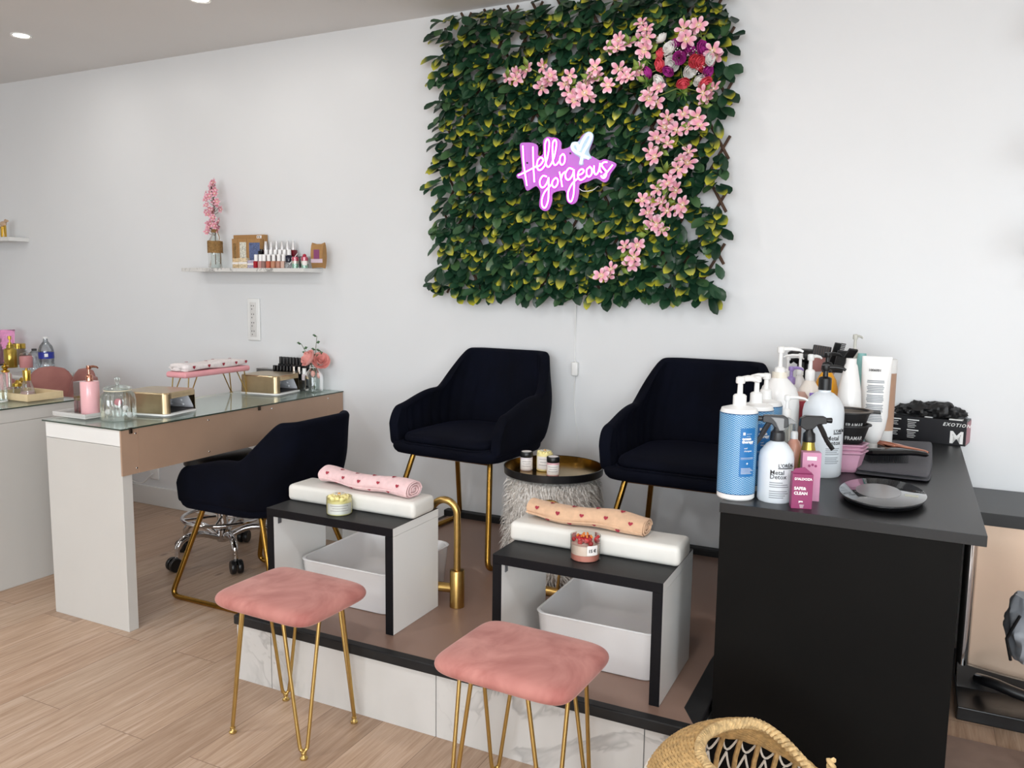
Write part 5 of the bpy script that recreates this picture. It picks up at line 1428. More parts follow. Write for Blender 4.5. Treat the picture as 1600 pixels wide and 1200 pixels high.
# metal-detox spray (front)
M_print = mat('black_print', '#2b2b2e', .5); M_gprint = mat('grey_fine_print', '#8b9096', .5)
def detox_label(t, r, h, s):
    m = MB(); R_ = r+.0006
    text_wrap(m, "L'ORÉAL", .0125*s, R_, h*.55, .12, bold=.0002); m.geo(*wrapgeo(R_, .12, .12+.062*s/r*.7, h*.525, h*.54, 8))
    text_wrap(m, 'Metal', .0165*s, R_, h*.44, -.32, bold=.0001); text_wrap(m, 'Detox', .0165*s, R_, h*.375, -.32, bold=.0001)
    m.build('lettering', M_print, t, smooth=False)
    m = MB()
    for k, (a, b) in enumerate(((-.32, .42), (-.32, .75), (-.32, .8), (-.32, .72), (-.32, .78), (-.32, .6), (-.32, .5))):
        z = h*(.31-.032*k)-(.006 if k > 2 else 0); m.geo(*wrapgeo(R_, a, b, z, z+.0022*s, 10))
    m.build('fine_print', M_gprint, t, smooth=False)
def trigger(t, z, r, a, m_, s=1.0, hood=None):
    """spray head: ribbed collar, body along heading a, nozzle, lever"""
    d = Vector((math.cos(a), math.sin(a), 0)); sd = Vector((-d.y, d.x, 0))
    c = MB().lathe([(r*1.0, z), (r*1.03, z+.004), (r*.95, z+.022), (r*.6, z+.028), (r*.45, z+.045*s)], 24)
    c.build('collar', m_, t)
    def Pp(u, w): return d*u+Vector((0, 0, z+w))
    prof = [(-.026, .040), (-.024, .060), (-.012, .067), (.035, .066), (.040, .062), (.040, .048), (.018, .045), (.008, .034), (-.010, .030)]
    m = MB(); A = [Pp(u*s, w*s)+sd*.010 for u, w in prof]; B = [Pp(u*s, w*s)-sd*.010 for u, w in prof]; m.rings([A, B])
    m.lathe([(.0065, 0), (.0075, .012), (.0075, .016)], 14, M=frame(Pp(.039*s, .056*s), sd, Vector((0, 0, 1))) @ Matrix.Rotation(0, 4, 'Z'))
    m.build('spray_head', m_, t, bevel=.002)
    l = smoothpath([Pp(.022*s, .047*s), Pp(.034*s, .025*s), Pp(.044*s, .004*s), Pp(.060*s, -.018*s)], 5)
    MB().tube(l, [.007]*8+[.006]*8, 8).build('trigger_lever', m_, t)
    return t
C, r = foot(1183, 1236, 787, CZ); h = zat(C, 688)-CZ
t = thing('spray_bottle', 'white metal detox spray bottle with black trigger at counter front', 'spray bottle', C, ang(C))
shaped(t, r, h, M_bgrey, 'slope'); detox_label(t, r, h*1.1, 1.0)
trigger(t, h, r*.42, rightdir(C)+PI-.25, mat('dark_grey_plastic', '#26272a', .35), 1.0)
M_visor = mat('smoke_grey_hood', '#8f9294', .25)
d = Vector((math.cos(rightdir(C)), math.sin(rightdir(C)), 0)); sd = Vector((-d.y, d.x, 0)); m = MB()
m.rings([[d*u+Vector((0, 0, h+w))+sd*s_ for u, w in ((-.022, .062), (.03, .060), (.044, .05), (.040, .045), (.028, .046), (.012, .028), (.0, .027), (-.01, .048))] for s_ in (-.013, .013)])
m.build('hood', M_visor, t, bevel=.002)
# big metal detox pump bottle
C, r = foot(1250, 1311, 747, CZ); h = zat(C, 612)-CZ
t = thing('pump_bottle', 'tall white metal detox bottle with black pump behind the gold spray', 'pump bottle', C, ang(C))
MB().lathe([(r*.92, 0), (r, .006), (r, h*.76), (r*.94, h*.84), (r*.72, h*.93), (r*.45, h*.985), (r*.30, h), (r*.30, h+.012)], 44).build('bottle', M_bgrey, t)
m = MB(); R_ = r+.0006; text_wrap(m, "L'ORÉAL", .0125, R_, h*.545, .55, bold=.0002); text_wrap(m, 'Metal', .0185, R_, h*.455, .2, bold=.0001); text_wrap(m, 'Detox', .0185, R_, h*.40, .2, bold=.0001)
m.geo(*wrapgeo(R_, .55, 1.1, h*.525, h*.538, 8)); m.build('lettering', M_print, t, smooth=False)
m = MB()
for k in range(8): z = h*(.35-.022*k)-(.005 if k > 3 else 0); m.geo(*wrapgeo(R_, .2, .95-.07*(k % 3), z, z+.0022, 10))
m.build('fine_print', M_gprint, t, smooth=False)
pump(MB(), h+.006, r*.32, .075, .055, rightdir(C)-.35, .034).build('pump', M_blackp, t)
CM = C
# pink cartons
def carton(px, pyb, w, d, h, rz, name, label, mm, fr=None):
    P = PZ(px, pyb, CZ); t = thing(name, label, 'box', (P.x, P.y, CZ), rz)
    MB().box((0, d/2, h/2), (w, d, h)).build('carton', mm, t, smooth=False, bevel=.0006)
    return t
M_mag = mat('magenta_carton', '#8c2b5e', .45, var=.04); M_lpink = mat('light_pink_carton', '#c98ba8', .45, var=.04)
P = PZ(1252, 796, CZ); dd = depth(P)/FPX
w_, hgt = 31*dd, zat(P, 742)-CZ
t = carton(1252, 795, w_, .032, hgt, .28, 'product_carton', 'small magenta safe and clean carton at counter front edge', M_mag)
m = MB(); Mt = frame((-w_*.40, -.0004, hgt*.55), (1, 0, 0), (0, 0, 1)); text_flat(m, 'SAFE&', .0105, Mt, bold=.0004); text_flat(m, 'CLEAN', .0105, Mt @ Matrix.Translation((0, -.0125, 0)), bold=.0004)
text_flat(m, "D'ALDOZA", .0085, Mt @ Matrix.Translation((0, hgt*.28, 0)), bold=.0003); text_flat(m, 'pro', .007, Mt @ Matrix.Translation((w_*.25, -hgt*.36, 0)), bold=.0004)
for k in range(3): m.box((0, -.0004, hgt*(.11-.035*k)), (w_*(.22-.03*k), .0004, .001))
m.build('lettering', M_whitep, t, smooth=False)
MB().prism([(-w_/2, hgt), (w_/2, hgt), (w_*.1, hgt+.016), (-w_*.35, hgt+.012)], 'y', .012, .0128).build('torn_flap', M_mag, t, smooth=False)
m = MB().geo([(w_/2+.0003, .003, .004), (w_/2+.0003, .03, .004), (w_/2+.0003, .03, hgt*.7), (w_/2+.0003, .003, hgt*.5)], [(0, 1, 2, 3)]); m.build('side_print', M_lpink, t, smooth=False)
P = PZ(1263, 785, CZ); hgt2 = zat(P, 709)-CZ
t = carton(1265, 783, 28*depth(P)/FPX, .03, hgt2, .28, 'product_carton', 'tall light pink carton behind the magenta carton', M_lpink)
m = MB().box((0, -.0004, hgt2*.88), (.024, .0006, .010)); lb = m.build('label', M_whitep, t, smooth=False)
m = MB()
for k in range(3): m.lathe([(.0035, 0), (.0035, .0005)], 12, M=Matrix.Translation((-.006+.008*k, -.0004, hgt2*.73+.003*(k % 2))) @ Matrix.Rotation(PI/2, 4, 'X'))
m.build('print', M_mag, t, smooth=False)
# gold spray bottle
C = pos(1266, 2.27); r = rad(C, 30); h = zat(C, 690)-CZ
t = thing('spray_bottle', 'gold spray bottle with black trigger behind the pink cartons', 'spray bottle', C, ang(C))
MB().lathe([(r*.95, 0), (r, .005), (r, h*.55), (r*.9, h*.72), (r*.62, h*.93), (r*.58, h)], 32).build('bottle', mat('gold_green_metal', '#b8a24a', .25, .8), t)
trigger(t, h, r*.62, rightdir(C)-.1, M_blackp, 1.05)
# salmon liquid bottle, clear pump behind, red bottle, big white bottle
M_salmon = mat('salmon_liquid', '#d69c88', .25, var=.03)
C = pos(1243, 2.30); r = rad(C, 28); h = zat(C, 676)-CZ
t = thing('refill_bottle', 'salmon coloured liquid bottle behind metal detox spray', 'bottle', C, ang(C))
shaped(t, r, h*.9, M_salmon, 'slope'); MB().lathe([(r*.38, h*.9), (r*.38, h*1.0), (r*.3, h*1.02)], 20).build('cap', M_whitep, t)
M_clearb = glass('clear_grey_bottle', '#d9dcd8', dens=.12, rough=.05)
C = pos(1229, 2.40); r = rad(C, 32); h = zat(C, 655)-CZ
t = thing('pump_bottle', 'clear grey bottle with white pump, just behind detox spray trigger', 'pump bottle', C, ang(C))
MB().lathe([(r*.95, 0), (r, .005), (r, h*.93), (r*.5, h)], 32).build('bottle', M_clearb, t); pump(MB(), h, r*.42, .07, .055, rightdir(C)-.3, .026).build('pump', M_whitep, t)
C = pos(1215, 2.60); r = rad(C, 62); h = zat(C, 590)-CZ
t = thing('pump_bottle', 'large plain white round-shouldered pump bottle behind the blue chevron bottles', 'pump bottle', C, ang(C))
shaped(t, r, h, M_bw, 'round'); MB().lathe([(r*.37, h), (r*.37, h+.018)], 24).build('collar', mat('ivory_plastic', '#e6dfd0', .35), t); pump(MB(), h+.012, r*.26, .085, .066, rightdir(C)-.15, .016).build('pump', M_whitep, t)
C = pos(1249, 2.74); r = rad(C, 24); h = zat(C, 612)-CZ
t = thing('bottle', 'slim bottle with red label between white bottle and detox pump', 'bottle', C, ang(C))
MB().lathe([(r*.95, 0), (r, .004), (r, h*.92), (r*.5, h)], 28).build('bottle', mat('dusty_peach', '#c9a193', .35), t); MB().lathe([(r+.0006, h*.62), (r+.0006, h*.88)], 28, cap0=False, cap1=False).build('label', mat('red_label', '#b8434f', .4), t)
# back group
M_purp = mat('lilac_plastic', '#9f8ac6', .3, var=.03)
C = pos(1233, 2.86); r = rad(C, 26); h = zat(C, 600)-CZ
t = thing('pump_bottle', 'lilac pump bottle in the back group of counter bottles', 'pump bottle', C, ang(C)); shaped(t, r, h, M_purp, 'slope'); pump(MB(), h, r*.5, .06, .04, rightdir(C), .02).build('pump', M_purp, t)
for px, y, sh, lab, s in ((1227, 2.98, 588, 'white pump bottle behind the lilac one, left of two', 1), (1246, 2.93, 586, 'white pump bottle right of the lilac one', 1)):
    C = pos(px, y); r = rad(C, 24); h = zat(C, sh)-CZ; t = thing('pump_bottle', lab, 'pump bottle', C, ang(C)); shaped(t, r, h, M_bw, 'slope'); pump(MB(), h, r*.45, .075, .06, rightdir(C)+(.2 if px < 1240 else PI), .022).build('pump', M_whitep, t)
C = pos(1262, 2.78); r = rad(C, 36); h = zat(C, 594)-CZ
t = thing('pump_bottle', 'white pump bottle with purple square label in back group', 'pump bottle', C, ang(C)); shaped(t, r, h, mat('milky_plastic', '#ece4da', .3), 'round'); pump(MB(), h, r*.4, .085, .045, rightdir(C)+.4, .03).build('pump', M_whitep, t)
MB().geo(*wrapgeo(r+.0008, .05, .75, h*.72, h*.86)).build('label', mat('purple_label', '#8f6fc4', .4), t)
M_amb = mat('amber_plastic', '#e9a21c', .25, var=.03)
C = pos(1288, 2.86); r = rad(C, 36); h = zat(C, 580)-CZ
t = thing('pump_bottle', 'yellow orange bottle with black pump in back group', 'pump bottle', C, ang(C)); shaped(t, r, h, M_amb, 'round'); pump(MB(), h-.005, r*.42, .068, .05, rightdir(C)+.2, .03).build('pump', M_blackp, t)
# combs & dryer at the wall
C = pos(1250, 3.16)
t = thing('hair_dryer', 'black hair dryer lying behind white pump bottles near wall', 'hair dryer', (C.x, C.y, CZ), -.1)
hz_ = zat(C, 557)-CZ
MB().tube(smoothpath([(-.05, 0, hz_-.02), (-.02, 0, hz_), (.05, 0, hz_-.002), (.085, 0, hz_-.02)], 6), [.012]*3+[.028]*13+[.025]*3, 16).build('barrel', M_blackp, t)
MB().tube([(.0, 0, hz_-.01), (-.01, 0, .0175)], [.02, .017], 14).build('handle', M_blackp, t)
MB().lathe([(.026, 0), (.028, .03)], 20, M=Matrix.Translation((.088, 0, hz_-.03)) @ Matrix.Rotation(2.0, 4, 'Y')).build('nozzle', mat('copper_ring', '#a9705c', .25, .9), t)
C = pos(1302, 3.08)
t = thing('comb_holder', 'black container of combs and clips standing near the wall', 'container', C)
MB().lathe([(.04, 0), (.045, .002), (.05, .15), (.047, .152), (.043, .01)], 24, cap0=True, cap1=False).build('cup', M_blackp, t)
def comb(label, C, z0, px, py, w, thick, mat_, lean=0, teeth=True, hpx=40):
    t = thing('comb', label, 'comb', (C.x, C.y, C.z+z0))
    return t
def flat_tool(name, label, cat, px0, py0, px1, py1, y, wd, mm, teeth=False, head=None):
    A, B = PY(px0, py0, y), PY(px1, py1, y-.02); u = (B-A); L = u.length; u.normalize()
    t = thing(name, label, cat, A); X = Vector((CR.x, CR.y, 0)).normalized(); X = (X-u*X.dot(u)).normalized(); N = X.cross(u)
    def Q(a, b, c): return X*a+u*b+N*c
    m = MB(); m.rings([[Q(sx*wd/2, b, sy*.004) for sx, sy in ((-1, -1), (1, -1), (1, 1), (-1, 1))] for b in (0, L*.1, L*.9, L)]); m.build('spine' if teeth else 'body', mm, t, smooth=False, bevel=.001)
    if teeth:
        m = MB()
        for k in range(int(L/.006)):
            m.rings([[Q(wd/2+q, .004+.006*k+dz, sy*.0025) for q, sy in ((0, -1), (.016, -1), (.016, 1), (0, 1))] for dz in (0, .003)])
        m.build('teeth', mm, t, smooth=False)
    return t
M_comb = mat('black_comb', '#17181a', .4)
flat_tool('comb', 'long black comb leaning highest from the comb holder', 'comb', 1296, 578, 1310, 536, 3.05, .022, M_comb, True)
flat_tool('comb', 'wide dark grey comb leaning right in the holder', 'comb', 1308, 582, 1317, 548, 3.03, .034, mat('dark_grey_comb', '#2a2b2d', .4), True)
t = flat_tool('paddle_brush', 'pink handled brush with black bristle head beside the combs', 'brush', 1277, 580, 1281, 556, 3.12, .05, mat('pink_brush', '#c98f8a', .4))
A, B = PY(1283, 556, 3.10), PY(1285, 542, 3.10)
m = MB().box((0, 0, 0), (.062, .016, .04)); o = m.build('bristle_head', M_comb, t, smooth=False, bevel=.003); o.location = (A+B)/2-t.location; o.rotation_euler = (0, .12, 0)
b_ = MB()
for k in range(7): b_.box((-.024+.008*k, -.010, .004), (.002, .006, .03))
b_.build('bristles', mat('brown_bristle', '#5d4a42', .6), o, smooth=False)
# white squeeze bottle + grey pump bottle + clip + teal tube
C = pos(1325, 2.80); r = rad(C, 38); h = zat(C, 560)-CZ
t = thing('squeeze_bottle', 'white cone shaped squeeze bottle behind the tint bowls', 'bottle', C, ang(C)); MB().lathe([(r*.95, 0), (r, .008), (r, h*.48), (r*.86, h*.7), (r*.5, h*.93), (r*.40, h*.955), (r*.40, h)], 36).build('bottle', M_bw, t)
C = pos(1329, 3.05); r = rad(C, 30); h = zat(C, 556)-CZ
t = thing('pump_bottle', 'bottle with pale grey pump highest behind the squeeze bottle', 'pump bottle', C, ang(C)); M_pgrey = mat('pale_grey_plastic', '#c9c8bf', .4); shaped(t, r, h, M_pgrey, 'slope'); pump(MB(), h, r*.36, .075, .03, rightdir(C)+.3, .02).build('pump', M_pgrey, t)
C = pos(1341, 3.02); r = rad(C, 24); h = zat(C, 552)-CZ
t = thing('tube', 'teal product tube standing left of upside-down white tube', 'tube', C, ang(C)); MB().lathe([(r*.7, 0), (r*.7, .03), (r, .035), (r*.9, h*.7), (r*.5, h)], 28, sx=.6).build('tube', mat('teal_plastic', '#8cc3c0', .35), t)
flat_tool('hair_clip', 'small black hair clip leaning on the white squeeze bottle neck', 'hair clip', 1325, 559, 1334, 546, 2.93, .03, M_comb)
# big upside-down tube + brown bottle
C = pos(1365, 2.90); r = rad(C, 41); h = zat(C, 557)-CZ
t = thing('product_tube', 'large white tube with text standing upside down on its cap', 'tube', C, ang(C)); R = []
for q, rx, ry in ((.155, .36, .36), (.2, .62, .6), (.3, .85, .78), (.42, .98, .85), (.6, 1.0, .7), (.8, 1.02, .45), (.93, 1.05, .25), (.99, 1.05, .16), (1, 1.03, .12)):
    R.append([Vector((ry*r*math.cos(2*PI*i/36), rx*r*math.sin(2*PI*i/36), q*h)) for i in range(36)])
MB().rings(R).build('tube', M_bw, t)
MB().lathe([(r*.40, 0), (r*.42, .002), (r*.40, h*.15), (r*.3, h*.156)], 28).build('cap', M_whitep, t)
m = MB()
def ry(q): 
    tab = [(.155, .36), (.2, .6), (.3, .78), (.42, .85), (.6, .7), (.8, .45), (.93, .25), (.99, .16)]
    for (a, x), (b, y) in zip(tab, tab[1:]):
        if a <= q <= b: return x+(y-x)*(q-a)/(b-a)
    return .3
rnd = random.Random(6)
for k in range(26):
    q = .38+.40*k/26
    if k % 6 == 5: continue
    ww = r*rnd.uniform(.5, .62); yq = (ry(q)*r+.0016)
    n_ = 8; V = []
    for i in range(n_+1):
        yy = -ww*1.0+2*ww*i/n_; xx = ry(q)*r*math.sqrt(max(0, 1-(yy/r)**2))+.0012
        xx2 = ry(q+.009)*r*math.sqrt(max(0, 1-(yy/r)**2))+.0012
        V += [(xx, yy, q*h), (xx2, yy, (q+.009)*h)]
    m.geo(V, [(2*i, 2*i+2, 2*i+3, 2*i+1) for i in range(n_)])
m.build('fine_print', M_gprint, t, smooth=False)
m = MB(); q = .86; text_flat(m, '1006001', .011, frame((ry(q)*r+.004, -r*.55, q*h), (0, 1, 0), (0, 0, 1)), bold=.0003); m.build('lettering', M_print, t, smooth=False)
C = pos(1380, 3.05); r = rad(C, 30); h = zat(C, 562)-CZ
t = thing('bottle', 'white and tan bottle behind the upside-down tube', 'bottle', C, ang(C)); MB().lathe([(r*.95, 0), (r, .005), (r, h*.86), (r*1.03, h*.87), (r*1.03, h), (r*.9, h*1.01)], 28).build('bottle', M_whitep, t); MB().lathe([(r*1.008, h*.2405), (r*1.008, h*.8595)], 28, cap0=False, cap1=False).build('label', mat('tan_label', '#b8937a', .4), t)
# tint bowls
M_bowl = mat('black_rubber_bowl', '#1b1a1b', .5); M_bin = mat('taupe_tint', '#5f554b', .5)
C0_ = pos(1326, 2.66)
M_pbowl = mat('mauve_plastic_bowl', '#c293a8', .35)
r = rad(C0_, 62); z = CZ
for i in range(3):
    zz = CZ+.0005+.0115*i
    t = thing('tint_bowl', ('mauve plastic bowl, lowest of the stack under black bowls', 'mauve plastic bowl, middle of the mauve stack', 'mauve plastic bowl, top of the mauve stack')[i], 'bowl', (C0_.x, C0_.y, zz), .3, 'stacked mauve bowls')
    MB().lathe([(r*.62, 0), (r*.72, .01), (r*.93, .058), (r*1.06, .062), (r*1.07, .066), (r*.90, .066), (r*.69, .0125), (.001, .0121)], 6, cap1=False).build('bowl', M_pbowl, t, smooth=False, bevel=.002)
zt = CZ+.0005+.023+.067
for i, lab in enumerate(('black tint bowl with white lettering, lower of two', 'black tint bowl with wide lip and taupe inside, on top')):
    rr = rad(C0_, 62); zz = zt+.040*i
    t = thing('tint_bowl', lab, 'bowl', (C0_.x, C0_.y, zz), ang(C0_), 'stacked black tint bowls')
    MB().lathe([(rr*.66, 0), (rr*.74, .004), (rr*.98, .052), (rr*1.1, .054), (rr*1.1, .057), (rr*.94, .058), (rr*.72, .012), (.001, .0105)], 36, cap1=False).build('bowl', M_bowl, t)
    if i:
        MB().lathe([(rr*1.2, .0585), (rr*.96, .0605), (rr*.78, .03), (.001, .0295)], 36, cap0=False, cap1=False).build('tint_residue', M_bin, t)
        MB().box((0, rr*1.2, .0565), (.05, rr*.5, .005)).build('grip', M_bowl, t, smooth=False, bevel=.002)
    m = MB(); V, F = textgeo('FRAMAR', .016, bold=.0004, spacing=1.1)
    def wr(v):
        zq = .014+v.y; rq = rr*(.74+(zq-.004)/.048*.24)+.001; a = -.15+v.x/rr; return Vector((rq*math.cos(a), rq*math.sin(a), zq))
    m.geo([wr(v) for v in V], F); m.build('lettering', M_whitep, t, smooth=False)
# glove box
A, B = PZ(1384, 684, CZ), PZ(1508, 698, CZ); u = B-A; w_ = u.length; hb = zat(B, 659)-CZ; rz = math.atan2(u.y, u.x); dbx = .12
t = thing('glove_box', 'black box of size M gloves with gloves spilling from top', 'box', (A.x, A.y, CZ), rz)
MB().box((w_/2, dbx/2, hb/2), (w_, dbx, hb)).build('carton', mat('black_carton', '#17161a', .35), t, smooth=False, bevel=.001)
MB().box((w_+.0006, dbx/2, hb*.5), (.0008, dbx*.9, hb*.9)).build('pink_side', mat('dusty_pink_print', '#b57f88', .5), t, smooth=False)
m = MB(); Mt = frame((w_*.80, -.0004, hb*.10), (1, 0, 0), (0, 0, 1)); text_flat(m, 'M', .060, Mt, bold=.002)
text_flat(m, 'EXOTION', .017, frame((w_*.71, -.0004, hb*.76), (1, 0, 0), (0, 0, 1)), bold=.0003, spacing=1.25, shear=.3)
for bxx, n_ in ((.04, 3), (.27, 4)):
    for g_ in range(2):
        m.box((w_*(bxx+.07), -.0004, hb*(.86-.42*g_)), (w_*.15, .0006, .004))
        for k in range(n_): m.box((w_*(bxx+.055-.006*(k % 2)), -.0004, hb*(.77-.42*g_-.07*k)), (w_*(.11-.02*(k % 2)), .0006, .0018))
m.build('lettering', M_whitep, t, smooth=False)
m = MB().box((w_*.52, .03, hb+.0015), (w_*.1, .03, .003)).box((w_*.86, .02, hb+.002), (w_*.16, .03, .004)).build('torn_flap', M_whitep, t, smooth=False)
gl = thing('black_gloves', 'crumpled black gloves bunched on top of glove box', 'gloves', (A.x, A.y, CZ+hb), rz)
rnd = random.Random(14)
for gx, gw, gh in ((.22, .07, .036), (.42, .09, .05), (.62, .09, .052), (.80, .07, .035)):
    m = MB(); n_ = 40; R = []
    for i in range(13):
        q = i/12; ring = []
        for j in range(n_):
            a = 2*PI*j/n_; p = Vector((math.cos(a)*math.sin(PI*q), math.sin(a)*math.sin(PI*q), -math.cos(PI*q)))
            f = 1+.38*noise.noise(p*2.6+Vector((gx*31, 0, 0)))+.22*abs(noise.noise(p*7+Vector((gx*9, 3, 1))))
            ring.append(Vector((w_*gx+gw*.62*p.x*f, dbx*.48+.05*p.y*f, max(.0042, gh*.45+gh*.62*p.z*f))))
        R.append(ring)
    m.rings(R).build('glove', M_blackg if 'M_blackg' in globals() else mat('black_nitrile', '#0f0f11', .5), gl)
# folded cloth, brushes, scale
M_ctow = terry('charcoal_cloth', '#36343d')
q = [PZ(1331, 742, CZ), PZ(1456, 756, CZ), PZ(1458, 697, CZ), PZ(1360, 693, CZ)]
t = thing('folded_cloth', 'dark charcoal folded cloth under brushes on counter', 'cloth', (0, 0, 0))
def sheet(q, z0, z1, ins, seed):
    m = MB(); R = []; n_ = 14
    for i in range(n_+1):
        u_ = i/n_; top = []; bot = []
        for j in range(n_+1):
            v_ = j/n_; P = q[0].lerp(q[1], u_).lerp(q[3].lerp(q[2], u_), v_)
            e = min(u_, 1-u_, v_, 1-v_); rd = min(1, e/.07)**.5
            wv = .0016*noise.noise(Vector((u_*6, v_*6, seed)))
            zc = (z0+z1)/2; top.append(Vector((P.x, P.y, zc+(z1-zc)*rd+wv))); bot.append(Vector((P.x, P.y, max(z0, zc-(zc-z0)*rd))))
        R.append(top+bot[::-1])
    m.rings(R); return m
sheet(q, CZ+.0006, CZ+.010, 0, 1).build('lower_fold', M_ctow, t, subsurf=1)
q2_ = [q[0]+Vector((.004, .006, 0)), q[1]+Vector((-.004, .004, 0)), q[2], q[3]]
sheet(q2_, CZ+.0102, CZ+.021, 0, 5).build('upper_fold', M_ctow, t, subsurf=1)
CL = CZ+.022
A, B = PZ(1358, 697, CL+.012), PZ(1450, 716, CL+.012); u = B-A; L = u.length; rz = math.atan2(u.y, u.x)
t = thing('hair_brush', 'rose gold hair brush lying behind black brush on dark cloth', 'brush', (A.x, A.y, CL), rz)
m = MB(); R = []
for q_, w2, h2 in ((0, .006, .005), (.04, .012, .008), (.3, .016, .009), (.5, .019, .009), (.56, .014, .008), (.62, .010, .007), (.95, .0085, .006), (1, .004, .003)):
    R.append([Vector((L*q_, w2*math.cos(2*PI*i/16), .030+h2*math.sin(2*PI*i/16))) for i in range(16)])
m.rings(R).build('handle', M_rosegold, t)
m = MB()
for i in range(22):
    for j in range(3): m.tube([(L*.05+L*.46*i/21, -.009+.009*j, .026), (L*.05+L*.46*i/21+.001, -.011+.011*j, .001)], .0009, 4)
prop(m.build('bristles', mat('brown_bristle', '#5d4a42', .6), t), kind='stuff')
A, B = PZ(1352, 716, CL+.02), PZ(1450, 716, CL+.02); A, B = PZ(1352, 722, CL), PZ(1449, 722, CL); u = B-A; L = u.length; rz = math.atan2(u.y, u.x)
t = thing('hair_brush', 'glossy black hair brush lying in front on dark cloth', 'brush', (A.x, A.y, CL), rz)
m = MB(); R = []
for q_, w2, h2, z in ((0, .01, .006, .03), (.05, .024, .010, .032), (.3, .030, .012, .033), (.55, .027, .012, .033), (.68, .014, .010, .031), (.8, .011, .009, .029), (.95, .013, .009, .025), (1, .006, .004, .023)):
    R.append([Vector((L*q_, w2*math.cos(2*PI*i/18), z+h2*math.sin(2*PI*i/18))) for i in range(18)])
m.rings(R).build('handle', mat('gloss_black', '#0c0c0e', .08), t)
m = MB()
for i in range(22):
    for j in range(6): m.tube([(L*.04+L*.58*i/21, -.021+.0084*j, .024), (L*.04+L*.58*i/21, -.022+.0088*j, .0008)], .0011, 4)
prop(m.build('bristles', M_comb, t), kind='stuff')
# scale
A, B = PZ(1309, 770, CZ+.016), PZ(1449, 786, CZ+.016); fr0, bk = PZ(1385, 797, CZ+.012), PZ(1378, 750, CZ+.016)
Cs = (A+B)/2; u = (B-A); a_ = u.length/2; b_ = (bk-fr0).length/2; rz = math.atan2(u.y, u.x)
t = thing('kitchen_scale', 'flat oval black glass scale at front right of counter', 'scale', (Cs.x, (fr0.y+bk.y)/2, CZ), rz)
MB().lathe([(.84, .0005), (.90, .003), (.955, .010), (.97, .0145), (.6, .015)], 56, sx=a_, sy=b_).build('body', M_blackp, t)
MB().lathe([(.985, .0152), (1.0, .0165), (1.0, .0195), (.985, .0208), (.001, .021)], 64, sx=a_, sy=b_, cap1=False).build('glass_plate', mat('mirror_black_glass', '#3a3b3d', .04, .35, var=.01, coat=1), t)
MB().lathe([(.62, .0212), (.60, .0214)], 48, c=(-.01, .0, 0), sx=a_*.85, sy=b_*.85, cap1=True).build('weighing_zone', mat('grey_satin', '#8d8d8f', .25, .2), t)
MB().box((a_*.66, -b_*.1, .0214), (.032, .02, .0008)).build('display', mat('lcd_grey', '#b9baa8', .3), t, smooth=False)

# ============================================================ RIGHT STYLING STATION
st_ = thing('styling_station', 'black ledge with copper panel and black plinth at right wall', 'styling station')
lz = .637; ly = 3.0
LX = KX1+.02
M_pmir = mat('brushed_copper_mirror', '#d6bca6', .3, .5, var=.03, vs=4)
bx('ledge', (LX-.06+.085, ly, lz-.042), (1.6, WY-.003, lz), M_ctop, st_, bevel=.002)
bx('copper_panel', (LX+.02, ly+.05, .05), (1.6, ly+.06, lz-.043), M_pmir, st_)
MB().tube([(LX+.02, ly+.035, .06), (LX+.02, ly+.035, lz-.045)], .02, 16).build('chrome_post', M_chrome, st_)
bx('plinth', (LX, 2.82, .0), (1.6, ly+.3, .045), M_blackp, st_, bevel=.004)
m = MB(); R = []
for i in range(25):
    x = LX+.005+(1.5-LX)*i/24; q = min(1, abs(x-.55)/.42); zt_ = .075+.045*q*q
    R.append([Vector((x, 2.97, .0455)), Vector((x, ly+.045, .0455)), Vector((x, ly+.045, zt_)), Vector((x, 3.02, zt_+.004)), Vector((x, 2.975, zt_*.55))])
m.rings(R).build('kick_rim', M_blackp, st_)
MB().tube(smoothpath([(.27, 2.97, .085), (.31, 2.92, .10), (.45, 2.89, .085), (.8, 2.89, .085), (1.1, 2.9, .085)], 6), .018, 14).build('foot_bar', M_blackp, st_)
# grey cape at the right edge
Pg = PY(1606, 985, 2.55)
t = thing('draped_cape', 'crumpled grey cape hanging at right edge of photo', 'cape', (Pg.x, 2.55, 0))
zb, ztp = PY(1600, 1030, 2.55).z, PY(1600, 930, 2.55).z
m = MB(); R = []
for i in range(19):
    q = i/18; ring = []
    for j in range(30):
        a = 2*PI*j/30; rr = .062*math.sin(PI*(.08+.84*q))**.6*(1+.18*noise.noise(Vector((math.cos(a)*1.7, math.sin(a)*1.7, q*5)))+.10*math.sin(a*6+q*7))
        ring.append(Vector((rr*math.cos(a)+.012*math.sin(q*4), rr*math.sin(a)*1.3, zb+(ztp-zb)*q)))
    R.append(ring)
m.rings(R).build('fabric', mat('grey_nylon', '#8c9096', .45, var=.12, vs=20), t)
MB().tube([(-.04, -.05, zb+.01), (-.055, -.06, zb+(ztp-zb)*.4), (-.03, -.07, zb+(ztp-zb)*.8)], .004, 8).build('black_trim', M_blackp, t)
MB().tube([(.05, 0, 0), (.05, 0, ztp)], .015, 12).build('stand', M_blackp, t)
a, b = PZ(1484, 1160, 0), PZ(1600, 1172, 0)
t = thing('floor_mat', 'brown grey floor mat at bottom right beside the counter', 'mat', (0, 0, 0))
MB().bb((KX1-.03, a.y-.9, .0005), (1.2, (a.y+b.y)/2, .008)).build('mat', mat('taupe_mat', '#8b7468', .6, var=.12, vs=14), t, smooth=False)
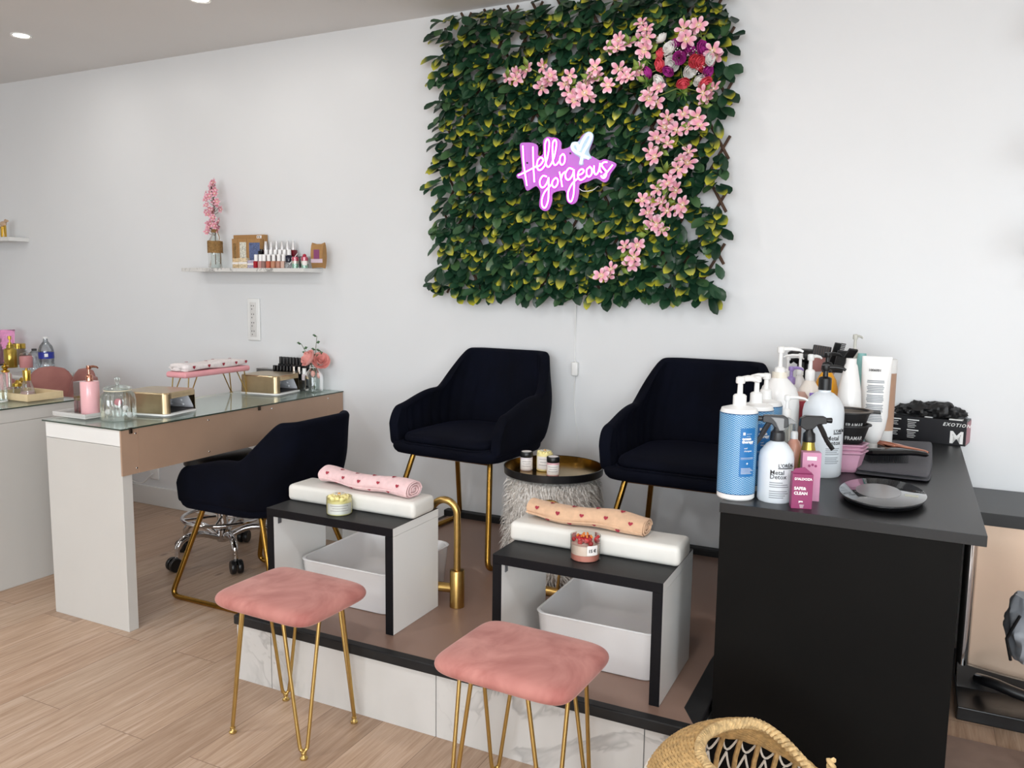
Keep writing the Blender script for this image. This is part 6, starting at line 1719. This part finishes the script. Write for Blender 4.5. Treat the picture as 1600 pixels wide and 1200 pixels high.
# wall shelves right of the frame: only their soft shadows are seen
for py, d_ in ((62, .26), (250, .26), (392, .26)):
    z = PY(1600, py, WY-.1).z
    t = thing('wall_shelf', 'white wall shelf just past right edge of photo', 'shelf', (0, 0, 0), 0, 'wall shelves right of the photo')
    bx('board', (.392, WY-d_, z-.02), (1.4, WY-.001, z), M_white, t)
    bx('shadow_boxes', (.41, WY-.24, z+.0005), (1.3, WY-.03, z+.09), M_whitep, t)  # unseen boxes added to block light and strengthen the shelf shadows
# ============================================================ BASKET
M_weave = mat('seagrass', '#bd9a66', .8, var=.3, vs=70, bump=.3, bs=90, bd=.004)
M_weave2 = mat('seagrass_rim', '#c6a878', .8, var=.3, vs=90)
BC = Vector((-.215, 1.56, 0)); A_, B_ = .235, .20
t = thing('woven_basket', 'round seagrass basket with white string net at bottom edge of photo', 'basket', BC)
BH = .43
def bas(a, q):
    """wall point: heading a, height share q; belly, then a domed shoulder drawn in to an opening that leans to the right"""
    s = max(0, (q-.55)/.45)
    k = (.74+.28*math.sin(PI*min(.5, q*.9)))*(1-.30*s**2.2)
    sx = .05*s*s; right = smooth(-.5, 1, math.cos(a-.1))
    z = BH*(q if q < .55 else .55+.45*math.sin(s*PI/2))*(1-.36*right*s)
    return Vector((A_*k*math.cos(a)+sx, B_*k*math.sin(a)+.02*s, z))
m = MB(); n_ = 120; rows = 34
for i in range(rows):
    q = .76+.24*i/(rows-1)
    ph = (i % 2)*PI
    pts = []
    for j in range(n_):
        a = 2*PI*j/n_; p = bas(a, q); nrm = Vector((p.x/A_**2, p.y/B_**2, 0)).normalized(); pts.append(p+nrm*.0028*math.sin(a*30+ph))
    m.tube(pts, .0046, 5, closed=True)
prop(m.build('woven_band', M_weave, t), kind='stuff')
m = MB()
for i in range(8):
    q = .03+.03*i; m.tube([bas(2*PI*j/60, q) for j in range(60)], .007, 6, closed=True)
m.lathe([(.001, .002), (.70, .003), (.70, .008)], 48, cap0=False, cap1=False, sx=A_, sy=B_); m.build('base_weave', M_weave, t)
m = MB()
for i in range(36):
    a = 2*PI*i/36; m.tube([bas(a, .04+.72*k/8) for k in range(9)], .0055, 6)
prop(m.build('stakes', M_weave, t), kind='stuff')
m = MB()
for row in range(7):
    q = .765-.085*row
    for i in range(36):
        pts = []
        for k in range(9):
            u_ = k/8; a = 2*PI*(i+u_+.5*(row % 2))/36; p = bas(a, q-.075*math.sin(PI*u_)); nrm = Vector((p.x/A_**2, p.y/B_**2, 0)).normalized(); pts.append(p+nrm*.006)
        m.tube(pts, .0026, 5)
prop(m.build('string_net', mat('white_string', '#e6ded2', .8), t), kind='stuff')
m = MB()
for s_ in range(3):
    pts = []
    for j in range(240):
        a = 2*PI*j/240; p = bas(a, 1.0); nrm = Vector((p.x/A_**2, p.y/B_**2, 0)).normalized(); w_ = a*38+s_*2*PI/3
        pts.append(p+nrm*.007*math.cos(w_)+Vector((0, 0, .007*math.sin(w_))))
    m.tube(pts, .0058, 6, closed=True)
m.build('rope_rim', M_weave2, t)
m = MB()
for s_ in range(2):
    pts = []
    for j in range(90):
        u_ = j/89; a = PI*.34; p0 = bas(a, .8); p = Vector((p0.x+.02*u_, p0.y-.0-.02*u_, p0.z+.05-.20*u_)); w_ = u_*40+s_*PI
        pts.append(p+Vector((.005*math.cos(w_), .005*math.sin(w_), 0)))
    m.tube(pts, .0055, 6)
m.build('handle_rope', M_weave2, t)
